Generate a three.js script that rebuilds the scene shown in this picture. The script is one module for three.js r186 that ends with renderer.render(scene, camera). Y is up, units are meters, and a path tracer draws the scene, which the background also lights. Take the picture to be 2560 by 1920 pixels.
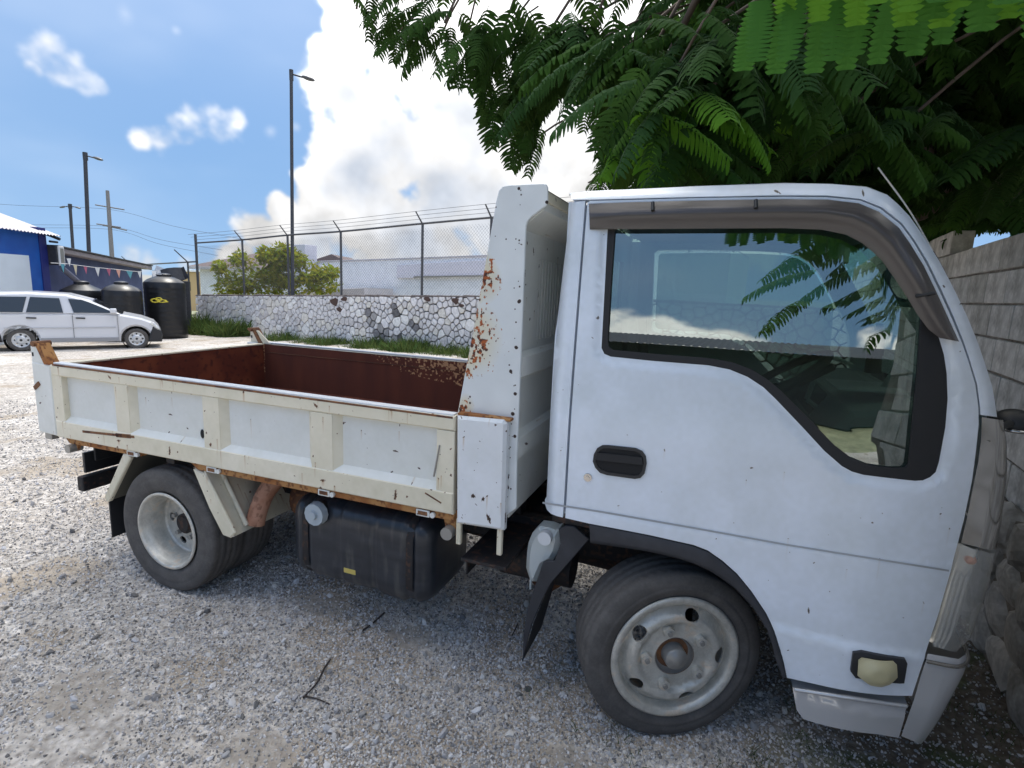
import * as THREE from 'three';
import { mergeGeometries, mergeVertices, toCreasedNormals } from 'three/addons/utils/BufferGeometryUtils.js';
import { RoundedBoxGeometry } from 'three/addons/geometries/RoundedBoxGeometry.js';
import { TessellateModifier } from 'three/addons/modifiers/TessellateModifier.js';

// ------------------------------------------------------------------ camera, sky, sun, exposure
const V = (x, y, z) => new THREE.Vector3(x, y, z);
const scene = new THREE.Scene();
const EYE = V(0.053935, 1.703274, 1.915393), FW = V(-0.346249, -0.169633, -0.922679), RT = V(0.933083, 0.039734, -0.357459), UP = V(-0.097299, 0.984706, -0.144524), FOC = 1181.83;
const camera = new THREE.PerspectiveCamera(2 * Math.atan(829.5 / FOC) * 180 / Math.PI, 4 / 3, 0.05, 900);
camera.position.copy(EYE);
camera.quaternion.setFromRotationMatrix(new THREE.Matrix4().makeBasis(RT, UP, FW.clone().negate()));
camera.updateMatrixWorld();
const SUN_DIR = V(-0.36, 1.0, -0.52).normalize();
const sun = new THREE.DirectionalLight(new THREE.Color().setRGB(1, 0.95, 0.86), 0.95);
sun.position.copy(SUN_DIR).multiplyScalar(60); sun.castShadow = true; sun.shadow.radius = 22;
sun.shadow.camera.left = -30; sun.shadow.camera.right = 30; sun.shadow.camera.top = 30; sun.shadow.camera.bottom = -30; sun.shadow.camera.far = 150; sun.shadow.mapSize.set(4096, 4096);
sun.target.position.set(-6, 0, -6);
scene.add(sun, sun.target);
const renderer = new THREE.WebGLRenderer({ antialias: true });
renderer.toneMapping = THREE.LinearToneMapping; renderer.toneMappingExposure = 2.35;
renderer.shadowMap.enabled = true;

// ------------------------------------------------------------------ maths, noise
function rng(seed) { let a = seed >>> 0; return () => { a = (a + 0x6D2B79F5) | 0; let t = Math.imul(a ^ (a >>> 15), 1 | a); t = (t + Math.imul(t ^ (t >>> 7), 61 | t)) ^ t; return ((t ^ (t >>> 14)) >>> 0) / 4294967296; }; }
const clamp = (x, a = 0, b = 1) => x < a ? a : x > b ? b : x, mix = (a, b, t) => a + (b - a) * t;
const sst = (a, b, x) => { const t = clamp((x - a) / (b - a)); return t * t * (3 - 2 * t); };
const PERM = new Uint8Array(1024), PVAL = new Float32Array(256);
{ const R = rng(4242), q = Array.from({ length: 256 }, (_, i) => i); for (let i = 255; i > 0; i--) { const j = Math.floor(R() * (i + 1)); [q[i], q[j]] = [q[j], q[i]]; } for (let i = 0; i < 1024; i++) PERM[i] = q[i & 255]; for (let i = 0; i < 256; i++) PVAL[i] = R(); }
function vn(x, y, z = 0) {
  const X = Math.floor(x), Y = Math.floor(y), Z = Math.floor(z); let fx = x - X, fy = y - Y, fz = z - Z;
  fx = fx * fx * (3 - 2 * fx); fy = fy * fy * (3 - 2 * fy); fz = fz * fz * (3 - 2 * fz);
  const xi = X & 255, yi = Y & 255, zi = Z & 255, a = PERM[xi] + yi, b = PERM[xi + 1] + yi;
  const aa = PERM[a] + zi, ab = PERM[a + 1] + zi, ba = PERM[b] + zi, bb = PERM[b + 1] + zi;
  const p = PVAL[PERM[aa]], q = PVAL[PERM[ba]], r = PVAL[PERM[ab]], s = PVAL[PERM[bb]];
  const l0 = p + (q - p) * fx, l1 = r + (s - r) * fx, m0 = l0 + (l1 - l0) * fy; if (fz === 0) return m0;
  const p2 = PVAL[PERM[aa + 1]], q2 = PVAL[PERM[ba + 1]], r2 = PVAL[PERM[ab + 1]], s2 = PVAL[PERM[bb + 1]];
  const k0 = p2 + (q2 - p2) * fx, k1 = r2 + (s2 - r2) * fx; return m0 + (k0 + (k1 - k0) * fy - m0) * fz;
}
function fbm(x, y, z = 0, o = 4) { let s = 0, a = 0.5, n = 0; for (let i = 0; i < o; i++) { s += a * vn(x, y, z); n += a; x = x * 2.03 + 11.7; y = y * 2.03 + 5.3; z = z * 2.03 + 3.1; a *= 0.5; } return s / n; }

// ------------------------------------------------------------------ photo pixel (2212 x 1659) -> direction; a distance always comes from a plane of the place
const ray = (u, v) => FW.clone().addScaledVector(RT, (u - 1106) / FOC).addScaledVector(UP, -(v - 829.5) / FOC);
function onAx(u, v, ax, val) { const d = ray(u, v), k = 'xyz'[ax]; return EYE.clone().addScaledVector(d, (val - EYE[k]) / d[k]); }
const onZ = (u, v, z) => onAx(u, v, 2, z), onX = (u, v, x) => onAx(u, v, 0, x), onY = (u, v, y) => onAx(u, v, 1, y);
const atD = (u, v, d) => EYE.clone().addScaledVector(ray(u, v), d);
function toPx(p) { const d = p.clone().sub(EYE), w = d.dot(FW); return [1106 + FOC * d.dot(RT) / w, 829.5 - FOC * d.dot(UP) / w, w]; }

// ------------------------------------------------------------------ sky: air and clouds
{
  const W = 2560, H = 1280, data = new Float32Array(W * H * 4);
  const blob = (u, v, r) => { const d = ray(u, v).normalize(), e = ray(u + r, v).normalize(); return [d.x, d.y, d.z, Math.acos(clamp(d.dot(e), -1, 1))]; };
  // cumulus masses, as directions and angular radii
  const big = [[760, 30, 95], [745, 130, 85], [800, 230, 110], [760, 330, 95], [860, 330, 130], [930, 130, 190], [700, 430, 75], [800, 470, 150], [610, 455, 45], [560, 500, 60], [650, 520, 90], [520, 560, 60], [1000, 330, 220], [1150, 150, 260], [1150, 420, 200], [1350, 300, 250], [900, 540, 160], [480, 590, 45], [1250, 560, 180], [1000, -150, 260], [1250, -120, 260], [1450, 100, 260], [1600, 350, 260]].map(a => blob(...a));
  const small = [[105, 118, 57], [140, 150, 59], [185, 178, 40], [215, 188, 27], [70, 150, 30], [435, 232, 62], [480, 268, 49], [395, 280, 54], [350, 292, 40], [310, 300, 27], [510, 262, 27], [415, 215, 35], [235, 545, 54], [265, 560, 54], [205, 560, 40], [330, 590, 54], [420, 590, 49], [290, 585, 40]].map(a => blob(...a));
  const core = [[850, 290, 120], [790, 365, 80], [960, 430, 150], [1010, 250, 130], [760, 200, 60], [700, 520, 60], [900, 520, 90]].map(a => blob(...a));
  const wisps = [[270, 30, 40], [380, 66, 18], [50, 118, 20], [585, 285, 22], [640, 275, 14]].map(a => blob(...a));
  const field = (L, x, y, z) => { let m = -9; for (const b of L) { const d = x * b[0] + y * b[1] + z * b[2]; if (d < 0.2) continue; const a = Math.acos(d > 1 ? 1 : d) / b[3], t = 1 - a; if (t > m) m = t; } return m; };
  const cosFrame = Math.cos(1.1);
  for (let j = 0; j < H; j++) {
    const el = (0.5 - (j + 0.5) / H) * Math.PI, y = Math.sin(el), c = Math.cos(el);
    for (let i = 0; i < W; i++) {
      const o = ((H - 1 - j) * W + i) * 4;
      const az = ((i + 0.5) / W - 0.5) * 2 * Math.PI, x = Math.cos(az) * c, z = Math.sin(az) * c;
      if (el < -0.06) { data[o] = 0.30; data[o + 1] = 0.30; data[o + 2] = 0.29; data[o + 3] = 1; continue; }
      // air: paler towards the horizon, white glow round the sun
      const t = Math.pow(clamp(y), 0.55), s = clamp(x * SUN_DIR.x + y * SUN_DIR.y + z * SUN_DIR.z);
      let r = mix(0.136, 0.036, t), g = mix(0.240, 0.115, t), b = mix(0.372, 0.300, t);
      const hz = vn(x * 3.1 + 4, y * 5, z * 3.1); const veil = 0.05 * sst(0.35, 0.8, fbm(x * 4 + 3, y * 9, z * 4, 4)) + 0.05 * hz;
      r += veil; g += veil * 0.85; b += veil * 0.55;
      const gl = Math.pow(s, 24) * 1.2 + Math.pow(s, 5) * 0.12; r += gl; g += gl * 0.97; b += gl * 0.9;
      // clouds
      const front = x * FW.x + y * FW.y + z * FW.z;
      const n = fbm(x * 13, y * 13, z * 13, 6) - 0.5, n2 = fbm(x * 34 + 9, y * 34, z * 34, 5) - 0.5;
      let dens = 0, shade = 0;
      const near = front > cosFrame;
      if (near) {
        const fb = field(big, x, y, z) + n * 1.25 + n2 * 0.35, fs = Math.min(field(small, x, y, z), 0.45) * 0.9 + n * 2.3 + n2 * 1.2 - 0.02, fw = field(wisps, x, y, z) * 0.6 + n * 1.2;
        dens = Math.max(sst(-0.03, 0.26, fb + n2 * 0.25), sst(-0.05, 0.85, fs) * 0.96, sst(0.0, 0.7, fw) * 0.25);
        const q1 = fbm(x * 6 + 2, y * 8 + 5, z * 6, 5); shade = 0.72 * sst(-0.25, 0.95, field(core, x, y, z) + n * 2.0 + n2 * 0.6) + 0.3 * sst(0.12, 0.6, fb) * sst(0.40, 0.6, q1 + 0.15 * n2) + 0.4 * sst(0.2, 0.6, fs) * sst(0.55, 0.35, fbm(x * 9, y * 20, z * 9, 3));
      }
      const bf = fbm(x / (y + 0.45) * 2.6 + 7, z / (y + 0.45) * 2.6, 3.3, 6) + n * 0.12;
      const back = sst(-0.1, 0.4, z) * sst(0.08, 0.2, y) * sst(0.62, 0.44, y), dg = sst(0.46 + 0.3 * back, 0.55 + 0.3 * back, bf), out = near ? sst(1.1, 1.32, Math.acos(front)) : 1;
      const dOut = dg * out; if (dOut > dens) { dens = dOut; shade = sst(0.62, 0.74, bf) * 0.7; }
      const away = -(x * SUN_DIR.x + z * SUN_DIR.z) / (0.535 * Math.max(c, 0.05)), lit = 0.27 + 1.55 * Math.pow(s, 5) + 1.5 * sst(-0.2, 0.8, away) * (0.4 + 0.6 * sst(0.15, 0.5, y)) + 0.30 * n2 + 0.28 * n; // unseen clouds overhead and opposite the sun are brightened to fill the shaded truck
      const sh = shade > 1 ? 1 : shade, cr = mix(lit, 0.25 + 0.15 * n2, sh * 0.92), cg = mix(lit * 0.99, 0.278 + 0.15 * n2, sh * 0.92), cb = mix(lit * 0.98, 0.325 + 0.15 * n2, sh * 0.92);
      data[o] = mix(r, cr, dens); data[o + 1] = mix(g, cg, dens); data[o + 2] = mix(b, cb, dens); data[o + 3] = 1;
    }
  }
  const tex = new THREE.DataTexture(data, W, H, THREE.RGBAFormat, THREE.FloatType);
  tex.mapping = THREE.EquirectangularReflectionMapping; tex.magFilter = THREE.LinearFilter; tex.minFilter = THREE.LinearFilter; tex.colorSpace = THREE.LinearSRGBColorSpace; tex.needsUpdate = true;
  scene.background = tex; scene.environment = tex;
}

// ------------------------------------------------------------------ building blocks
const used = {};
function numbered(n) { const k = used[n] = (used[n] ?? -1) + 1; return k ? `${n}_${String(k).padStart(3, '0')}` : n; }
function tag(o, label, category, group, kind) { o.userData = { label, category }; if (group) o.userData.group = group; if (kind) o.userData.kind = kind; return o; }
function thing(name, label, category, pos = [0, 0, 0], turn = 0, group) { const o = new THREE.Group(); o.name = numbered(name); o.position.set(...pos); o.rotation.y = turn; scene.add(o); return tag(o, label, category, group); }
function prep(g) { let h = g.index ? g.toNonIndexed() : g; for (const k of Object.keys(h.attributes)) if (!['position', 'normal', 'uv', 'color'].includes(k)) h.deleteAttribute(k); if (!h.attributes.normal) h.computeVertexNormals(); if (!h.attributes.uv) h.setAttribute('uv', new THREE.BufferAttribute(new Float32Array(h.attributes.position.count * 2), 2)); return h; }
function uvMetres(g) { // uv in metres, on the plane each face lies nearest to
  const p = g.attributes.position, uv = g.attributes.uv, a = V(), b = V(), c = V();
  for (let i = 0; i < p.count; i += 3) {
    a.fromBufferAttribute(p, i); b.fromBufferAttribute(p, i + 1); c.fromBufferAttribute(p, i + 2);
    const n = b.clone().sub(a).cross(c.clone().sub(a)), X = Math.abs(n.x), Y = Math.abs(n.y), Z = Math.abs(n.z);
    for (let k = 0; k < 3; k++) { const q = [a, b, c][k]; if (Z >= X && Z >= Y) uv.setXY(i + k, q.x, q.y); else if (X >= Y) uv.setXY(i + k, q.z, q.y); else uv.setXY(i + k, q.x, q.z); }
  }
  return g;
}
function merge(gs) { const l = (Array.isArray(gs) ? gs : [gs]).map(prep), col = l.some(g => g.attributes.color); if (!col) l.forEach(g => g.deleteAttribute('color')); return l.length > 1 ? mergeGeometries(l) : l[0]; }
function part(name, gs, m, parent, keepUV) { let g = merge(gs); if (!keepUV) uvMetres(g); const o = new THREE.Mesh(g, m); o.name = parent === scene ? numbered(name) : name; o.castShadow = o.receiveShadow = true; parent.add(o); return o; }
function group(name, parent) { const o = new THREE.Group(); o.name = name; parent.add(o); return o; }
function structure(name, gs, m, keepUV) { const o = part(name, gs, m, scene, keepUV); o.userData = { kind: 'structure' }; return o; }

function box(x0, x1, y0, y1, z0, z1, r = 0.004, seg = 1) { const w = Math.abs(x1 - x0), h = Math.abs(y1 - y0), d = Math.abs(z1 - z0), k = Math.min(r, w * 0.45, h * 0.45, d * 0.45); const g = k > 0 ? new RoundedBoxGeometry(w, h, d, seg, k) : new THREE.BoxGeometry(w, h, d); return g.translate((x0 + x1) / 2, (y0 + y1) / 2, (z0 + z1) / 2); }
function cyl(a, b, r0, r1 = r0, seg = 12, cap = true) { const A = V(...a), B = V(...b), d = B.clone().sub(A), g = new THREE.CylinderGeometry(r1, r0, d.length(), seg, 1, !cap); g.applyQuaternion(new THREE.Quaternion().setFromUnitVectors(V(0, 1, 0), d.normalize())); return g.translate((A.x + B.x) / 2, (A.y + B.y) / 2, (A.z + B.z) / 2); }
function tube(pts, r, seg = 24, rs = 8, closed = false) { return new THREE.TubeGeometry(new THREE.CatmullRomCurve3(pts.map(p => p.isVector3 ? p : V(...p)), closed), seg, r, rs, closed); }
function extr(pts, z0, z1, bevel = 0.003, holes = []) { const s = new THREE.Shape(pts.map(p => new THREE.Vector2(p[0], p[1]))); for (const h of holes) s.holes.push(new THREE.Path(h.map(p => new THREE.Vector2(p[0], p[1])))); const d = Math.abs(z1 - z0), b = Math.min(bevel, d * 0.4); return new THREE.ExtrudeGeometry(s, { depth: d - 2 * b, bevelEnabled: b > 0, bevelThickness: b, bevelSize: b, bevelOffset: -b, bevelSegments: 1, curveSegments: 8 }).translate(0, 0, Math.min(z0, z1) + b); }
function grid(rows, flip) { const m = rows[0].length, pos = [], uv = [], ix = []; rows.forEach((r, i) => r.forEach((p, j) => { pos.push(p.x, p.y, p.z); uv.push(j / (m - 1), i / (rows.length - 1)); })); for (let i = 0; i < rows.length - 1; i++) for (let j = 0; j < m - 1; j++) { const a = i * m + j, b = a + 1, c = a + m, d = c + 1; flip ? ix.push(a, c, b, b, c, d) : ix.push(a, b, c, b, d, c); } const g = new THREE.BufferGeometry(); g.setAttribute('position', new THREE.Float32BufferAttribute(pos, 3)); g.setAttribute('uv', new THREE.Float32BufferAttribute(uv, 2)); g.setIndex(ix); g.computeVertexNormals(); return g; }
function dense(pts, step, closed = true) { const out = []; for (let i = 0; i < pts.length - (closed ? 0 : 1); i++) { const a = pts[i], b = pts[(i + 1) % pts.length], n = Math.max(1, Math.ceil(Math.hypot(b[0] - a[0], b[1] - a[1]) / step)); for (let k = 0; k < n; k++) out.push([mix(a[0], b[0], k / n), mix(a[1], b[1], k / n)]); } if (!closed) out.push(pts[pts.length - 1]); return out; }
function smooth(pts, n, closed = false) { const c = new THREE.CatmullRomCurve3(pts.map(p => V(p[0], p[1], p[2] ?? 0)), closed, 'centripetal'); return c.getPoints(n).slice(0, closed ? n : n + 1).map(p => [p.x, p.y, p.z]); }
// a pressed sheet: outline and holes in x,y, bent to z = zf(x, y), with thickness
function panel(outline, holes, thick, zf, step = 0.05) {
  const C = dense(outline, step), Hs = holes.map(h => dense(h, step));
  const v2 = a => a.map(p => new THREE.Vector2(p[0], p[1]));
  const c2 = v2(C), h2 = Hs.map(v2); if (THREE.ShapeUtils.isClockWise(c2)) { c2.reverse(); C.reverse(); } h2.forEach((h, i) => { if (!THREE.ShapeUtils.isClockWise(h)) { h.reverse(); Hs[i].reverse(); } });
  const all = [...c2, ...h2.flat()], f = THREE.ShapeUtils.triangulateShape(c2, h2), pos = [];
  for (const t of f) for (const k of t) pos.push(all[k].x, all[k].y, 0);
  let g = new THREE.BufferGeometry(); g.setAttribute('position', new THREE.Float32BufferAttribute(pos, 3));
  g = new TessellateModifier(step * 1.5, 14).modify(g);
  const P = g.attributes.position.array, out = [], nor = [], e = 0.004;
  const nz = (x, y) => { const a = -(zf(x + e, y) - zf(x - e, y)) / (2 * e), b = -(zf(x, y + e) - zf(x, y - e)) / (2 * e), l = Math.hypot(a, b, 1); return [a / l, b / l, 1 / l]; };
  for (let i = 0; i < P.length; i += 3) { out.push(P[i], P[i + 1], zf(P[i], P[i + 1])); nor.push(...nz(P[i], P[i + 1])); }
  for (let i = 0; i < P.length; i += 9) for (const k of [0, 6, 3]) { const x = P[i + k], y = P[i + k + 1]; out.push(x, y, zf(x, y) - thick); nor.push(...nz(x, y).map(q => -q)); }
  for (const L of [C, ...Hs]) for (let i = 0; i < L.length; i++) {
    const a = L[i], b = L[(i + 1) % L.length], za = zf(...a), zb = zf(...b), dx = b[0] - a[0], dy = b[1] - a[1], l = Math.hypot(dx, dy) || 1, n = [dy / l, -dx / l, 0];
    out.push(a[0], a[1], za, a[0], a[1], za - thick, b[0], b[1], zb, b[0], b[1], zb, a[0], a[1], za - thick, b[0], b[1], zb - thick); for (let k = 0; k < 6; k++) nor.push(...n);
  }
  const r = new THREE.BufferGeometry(); r.setAttribute('position', new THREE.Float32BufferAttribute(out, 3)); r.setAttribute('normal', new THREE.Float32BufferAttribute(nor, 3)); return r;
}
function tf(g, fn) { const p = g.attributes.position; const v = V(); for (let i = 0; i < p.count; i++) { v.fromBufferAttribute(p, i); fn(v); p.setXYZ(i, v.x, v.y, v.z); } g.computeVertexNormals(); return g; }
function mirrorZ(g, z0) { const h = (g.index ? g.toNonIndexed() : g.clone()), p = h.attributes.position, n = h.attributes.normal; for (let i = 0; i < p.count; i++) { p.setZ(i, 2 * z0 - p.getZ(i)); if (n) n.setZ(i, -n.getZ(i)); } for (const k of Object.keys(h.attributes)) { const a = h.attributes[k], s = a.itemSize, A = a.array; for (let i = 0; i < a.count; i += 3) for (let q = 0; q < s; q++) { const t = A[(i + 1) * s + q]; A[(i + 1) * s + q] = A[(i + 2) * s + q]; A[(i + 2) * s + q] = t; } } return h; }

// ------------------------------------------------------------------ materials
const lin = (r, g, b) => new THREE.Color().setRGB(r, g, b);
function mat(r, g, b, rough = 0.6, extra = {}) { return new THREE.MeshStandardMaterial({ color: lin(r, g, b), roughness: rough, side: THREE.DoubleSide, ...extra }); }
function phys(r, g, b, rough, extra) { return new THREE.MeshPhysicalMaterial({ color: lin(r, g, b), roughness: rough, side: THREE.DoubleSide, ...extra }); }
function tex(w, h, fn, srgb = true) { // fn(x, y) -> [r, g, b] 0..255
  const d = new Uint8Array(w * h * 4); for (let y = 0; y < h; y++) for (let x = 0; x < w; x++) { const c = fn(x, y), o = (y * w + x) * 4; d[o] = clamp(c[0], 0, 255); d[o + 1] = clamp(c[1], 0, 255); d[o + 2] = clamp(c[2], 0, 255); d[o + 3] = 255; }
  const t = new THREE.DataTexture(d, w, h); t.magFilter = THREE.LinearFilter; t.minFilter = THREE.LinearFilter; t.wrapS = t.wrapT = THREE.RepeatWrapping; if (srgb) t.colorSpace = THREE.SRGBColorSpace; t.needsUpdate = true; return t;
}
const tile = (f, n) => { // a seamless n x n noise, kept on a 256 grid
  const G = 256, k = n / G, A = new Float32Array(G * G); for (let j = 0; j < G; j++) for (let i = 0; i < G; i++) { const x = i * k, y = j * k, a = sst(0.75, 1, i / G), b = sst(0.75, 1, j / G); let v = f(x, y); if (a > 0) v = mix(v, f(x - n, y), a); if (b > 0) v = mix(v, a > 0 ? mix(f(x, y - n), f(x - n, y - n), a) : f(x, y - n), b); A[j * G + i] = v; }
  return (x, y) => { x /= k; y /= k; const X = Math.floor(x), Y = Math.floor(y), fx = x - X, fy = y - Y, i = X & 255, j = (Y & 255) * G, i1 = (X + 1) & 255, j1 = ((Y + 1) & 255) * G; return mix(mix(A[j + i], A[j + i1], fx), mix(A[j1 + i], A[j1 + i1], fx), fy); };
};
function chipped(base, chip, seed, n, size, stain = 0, amp = 5, N = 1024, metres = 1.35) {
  const R = rng(seed), mask = new Float32Array(N * N), halo = stain ? new Float32Array(N * N) : null;
  for (let k = 0; k < n; k++) {
    const cx = R() * N, cy = R() * N, s = (0.0012 + Math.pow(R(), 5) * size) * N / metres, el = 0.7 + R() * 1.8 * (R() < 0.25 ? 2.2 : 1), an = R() * 6.3, ca = Math.cos(an), sa = Math.sin(an), q = R() * 50, w = Math.ceil(s * el * 1.8) + 2;
    for (let y = -w; y <= w; y++) for (let x = -w; x <= w; x++) {
      const X = (x * ca + y * sa) / el, Y = -x * sa + y * ca, d = Math.hypot(X, Y) / s + (vn(x * 0.35 + q, y * 0.35) - 0.5) * 0.9, i = ((Math.round(cy + y) % N + N) % N) * N + (Math.round(cx + x) % N + N) % N;
      mask[i] = Math.max(mask[i], clamp((1.0 - d) * 2.2));
    }
    if (halo && R() < 0.25) { const L = (0.02 + 0.08 * R()) * N / metres, wd = 1 + s * 0.8; for (let y = 0; y < L; y++) for (let x = -Math.ceil(wd * 2); x <= wd * 2; x++) { const i = ((Math.round(cy - y) % N + N) % N) * N + (Math.round(cx + x) % N + N) % N; halo[i] = Math.max(halo[i], stain * (1 - y / L) * Math.exp(-x * x / (wd * wd)) * (0.5 + 0.5 * vn(x, y * 0.1, q))); } }
  }
  const f1 = tile((x, y) => fbm(x * 0.011, y * 0.011, seed, 4), N), f2 = tile((x, y) => vn(x * 0.09, y * 0.09, seed), N);
  const t = tex(N, N, (x, y) => { const i = y * N + x, m = mask[i], d = (f1(x, y) - 0.5) * amp * 4 + (f2(x, y) - 0.5) * amp, h = halo ? halo[i] : 0, u = vn(x * 0.3, y * 0.3, 7); return [0, 1, 2].map(k => mix(mix(base[k] + d * (k === 2 ? 1.25 : 1), [150, 96, 48][k], h), chip[k] * (0.6 + 0.8 * u), m)); });
  t.repeat.set(1 / metres, 1 / metres); return t;
}
const M = {};
{
  const rough = tex(256, 256, (x, y) => { const v = 120 + 90 * fbm(x * 0.05, y * 0.05, 2, 4); return [v, v, v]; }, false); rough.repeat.set(1.7, 1.7);
  M.cabWhite = phys(1, 1, 1, 0.36, { map: chipped([221, 228, 237], [74, 64, 56], 11, 80, 0.0045, 0.10, 5.5), clearcoat: 0.55, clearcoatRoughness: 0.16, bumpMap: (() => { const N = 256, f = tile((x, y) => fbm(x * 0.02, y * 0.02, 41, 3), N); const t = tex(N, N, (x, y) => { const v = f(x, y) * 255; return [v, v, v]; }, false); t.repeat.set(1.1, 1.1); return t; })(), bumpScale: 0.004 });
  M.bedWhite = mat(1, 1, 1, 0.5, { map: chipped([222, 222, 216], [52, 30, 22], 21, 130, 0.007, 0.35, 4) });
  M.bedCream = mat(1, 1, 1, 0.55, { map: chipped([224, 215, 192], [84, 48, 26], 31, 380, 0.006, 0.6, 6) });
  M.boxWhite = mat(1, 1, 1, 0.45, { map: chipped([224, 226, 228], [48, 28, 20], 41, 420, 0.009, 0.45, 4) });
  const rustT = (a, b, c, seed, sc = 1, met = 1.2) => { const N = 512, f1 = tile((x, y) => fbm(x * 0.014 * sc, y * 0.014 * sc, seed, 5), N), f2 = tile((x, y) => fbm(x * 0.09 * sc, y * 0.09 * sc, seed + 5, 4), N); const t = tex(N, N, (x, y) => { const p = sst(0.38, 0.62, f1(x, y)), q = sst(0.5, 0.72, f2(x, y)); return [0, 1, 2].map(k => mix(mix(a[k], b[k], p), c[k], q * 0.75)); }); t.repeat.set(1 / met, 1 / met); return t; };
  M.rustBed = mat(1, 1, 1, 0.85, { map: rustT([100, 46, 30], [122, 62, 38], [74, 35, 26], 3) });
  M.rustEdge = mat(1, 1, 1, 0.85, { map: rustT([176, 128, 78], [150, 96, 52], [92, 52, 30], 8, 2.2) });
  M.rustBrown = mat(1, 1, 1, 0.85, { map: rustT([120, 84, 58], [86, 56, 42], [150, 100, 60], 13, 2) });
  M.rustPipe = mat(1, 1, 1, 0.75, { map: rustT([190, 142, 116], [168, 118, 92], [134, 92, 72], 14, 2) });
  M.rubber = mat(1, 1, 1, 0.82, { map: (() => { const N = 512, f = tile((x, y) => fbm(x * 0.02, y * 0.02, 4, 5), N), g = tile((x, y) => fbm(x * 0.15, y * 0.15, 9, 3), N); const t = tex(N, N, (x, y) => { const d = sst(0.3, 0.8, f(x, y)) * 12 + g(x, y) * 16; return [74 + d, 71 + d * 0.97, 69 + d * 0.92]; }); t.repeat.set(2.4, 2.4); return t; })() });
  M.blackPlastic = mat(0.022, 0.023, 0.026, 0.48); M.blackSoft = mat(0.018, 0.018, 0.02, 0.7);
  M.fender = mat(1, 1, 1, 0.6, { map: (() => { const N = 256, f = tile((x, y) => fbm(x * 0.03, y * 0.03, 6, 4), N); const t = tex(N, N, (x, y) => { const d = f(x, y) * 34; return [34 + d, 35 + d, 40 + d]; }); t.repeat.set(2, 2); return t; })() });
  M.frameBlack = mat(1, 1, 1, 0.7, { map: rustT([40, 36, 36], [28, 27, 30], [88, 58, 44], 17, 1.5) });
  M.tankBlack = mat(1, 1, 1, 0.3, { map: (() => { const N = 512, f = tile((x, y) => fbm(x * 0.012, y * 0.05, 6, 5), N), g = tile((x, y) => fbm(x * 0.06, y * 0.012, 16, 4), N); const t = tex(N, N, (x, y) => { const d = f(x, y) * 26, e = sst(0.5, 0.8, g(x, y)) * 26; return [36 + d + e, 39 + d + e * 0.9, 45 + d + e * 0.65]; }); t.repeat.set(1.2, 1.2); return t; })() });
  M.steel = mat(1, 1, 1, 0.42, { metalness: 0.35, map: (() => { const N = 512, f = tile((x, y) => fbm(x * 0.02, y * 0.02, 26, 5), N), g = tile((x, y) => fbm(x * 0.13, y * 0.13, 27, 3), N); const t = tex(N, N, (x, y) => { const d = (f(x, y) - 0.5) * 60 + (g(x, y) - 0.5) * 22, b = sst(0.55, 0.75, f(x, y)); return [200 + d, mix(197, 186, b) + d, mix(188, 168, b) + d]; }); t.repeat.set(3, 3); return t; })() });
  M.steelDull = mat(0.30, 0.29, 0.27, 0.5, { metalness: 0.3, roughnessMap: rough });
  M.chrome = mat(0.46, 0.45, 0.44, 0.10, { metalness: 0.95, roughnessMap: null });
  M.bumper = mat(0.62, 0.62, 0.63, 0.28, { metalness: 0.4, roughnessMap: rough });
  M.glass = phys(0.50, 0.63, 0.57, 0.0, { transmission: 1, thickness: 0, ior: 2.7 });
  M.glassFar = phys(0.42, 0.52, 0.48, 0.0, { transmission: 1, thickness: 0, ior: 1.5 }); M.glassClear = phys(0.85, 0.9, 0.88, 0.0, { transmission: 1, thickness: 0, ior: 1.5 });
  M.visor = phys(0.115, 0.100, 0.094, 0.22, { transmission: 0.3, thickness: 0, ior: 1.5 });
  M.lens = phys(0.9, 0.9, 0.88, 0.05, { transmission: 0.85, thickness: 0, ior: 1.5 });
  M.amber = phys(0.72, 0.66, 0.42, 0.28, { transmission: 0.35, thickness: 0, ior: 1.5 });
  M.bottle = phys(0.74, 0.78, 0.76, 0.4, { transmission: 0.25, thickness: 0 });
  M.vinyl = mat(0.05, 0.052, 0.055, 0.5); M.vinylGrey = mat(0.44, 0.46, 0.45, 0.6); M.vinylPale = mat(0.68, 0.71, 0.67, 0.55);
  M.shadeOlive = mat(0.14, 0.135, 0.11, 0.9); M.yellowLabel = mat(0.62, 0.48, 0.12, 0.6); M.white = mat(0.72, 0.73, 0.74, 0.5); M.dark = mat(0.01, 0.01, 0.011, 0.8);
}
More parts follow.
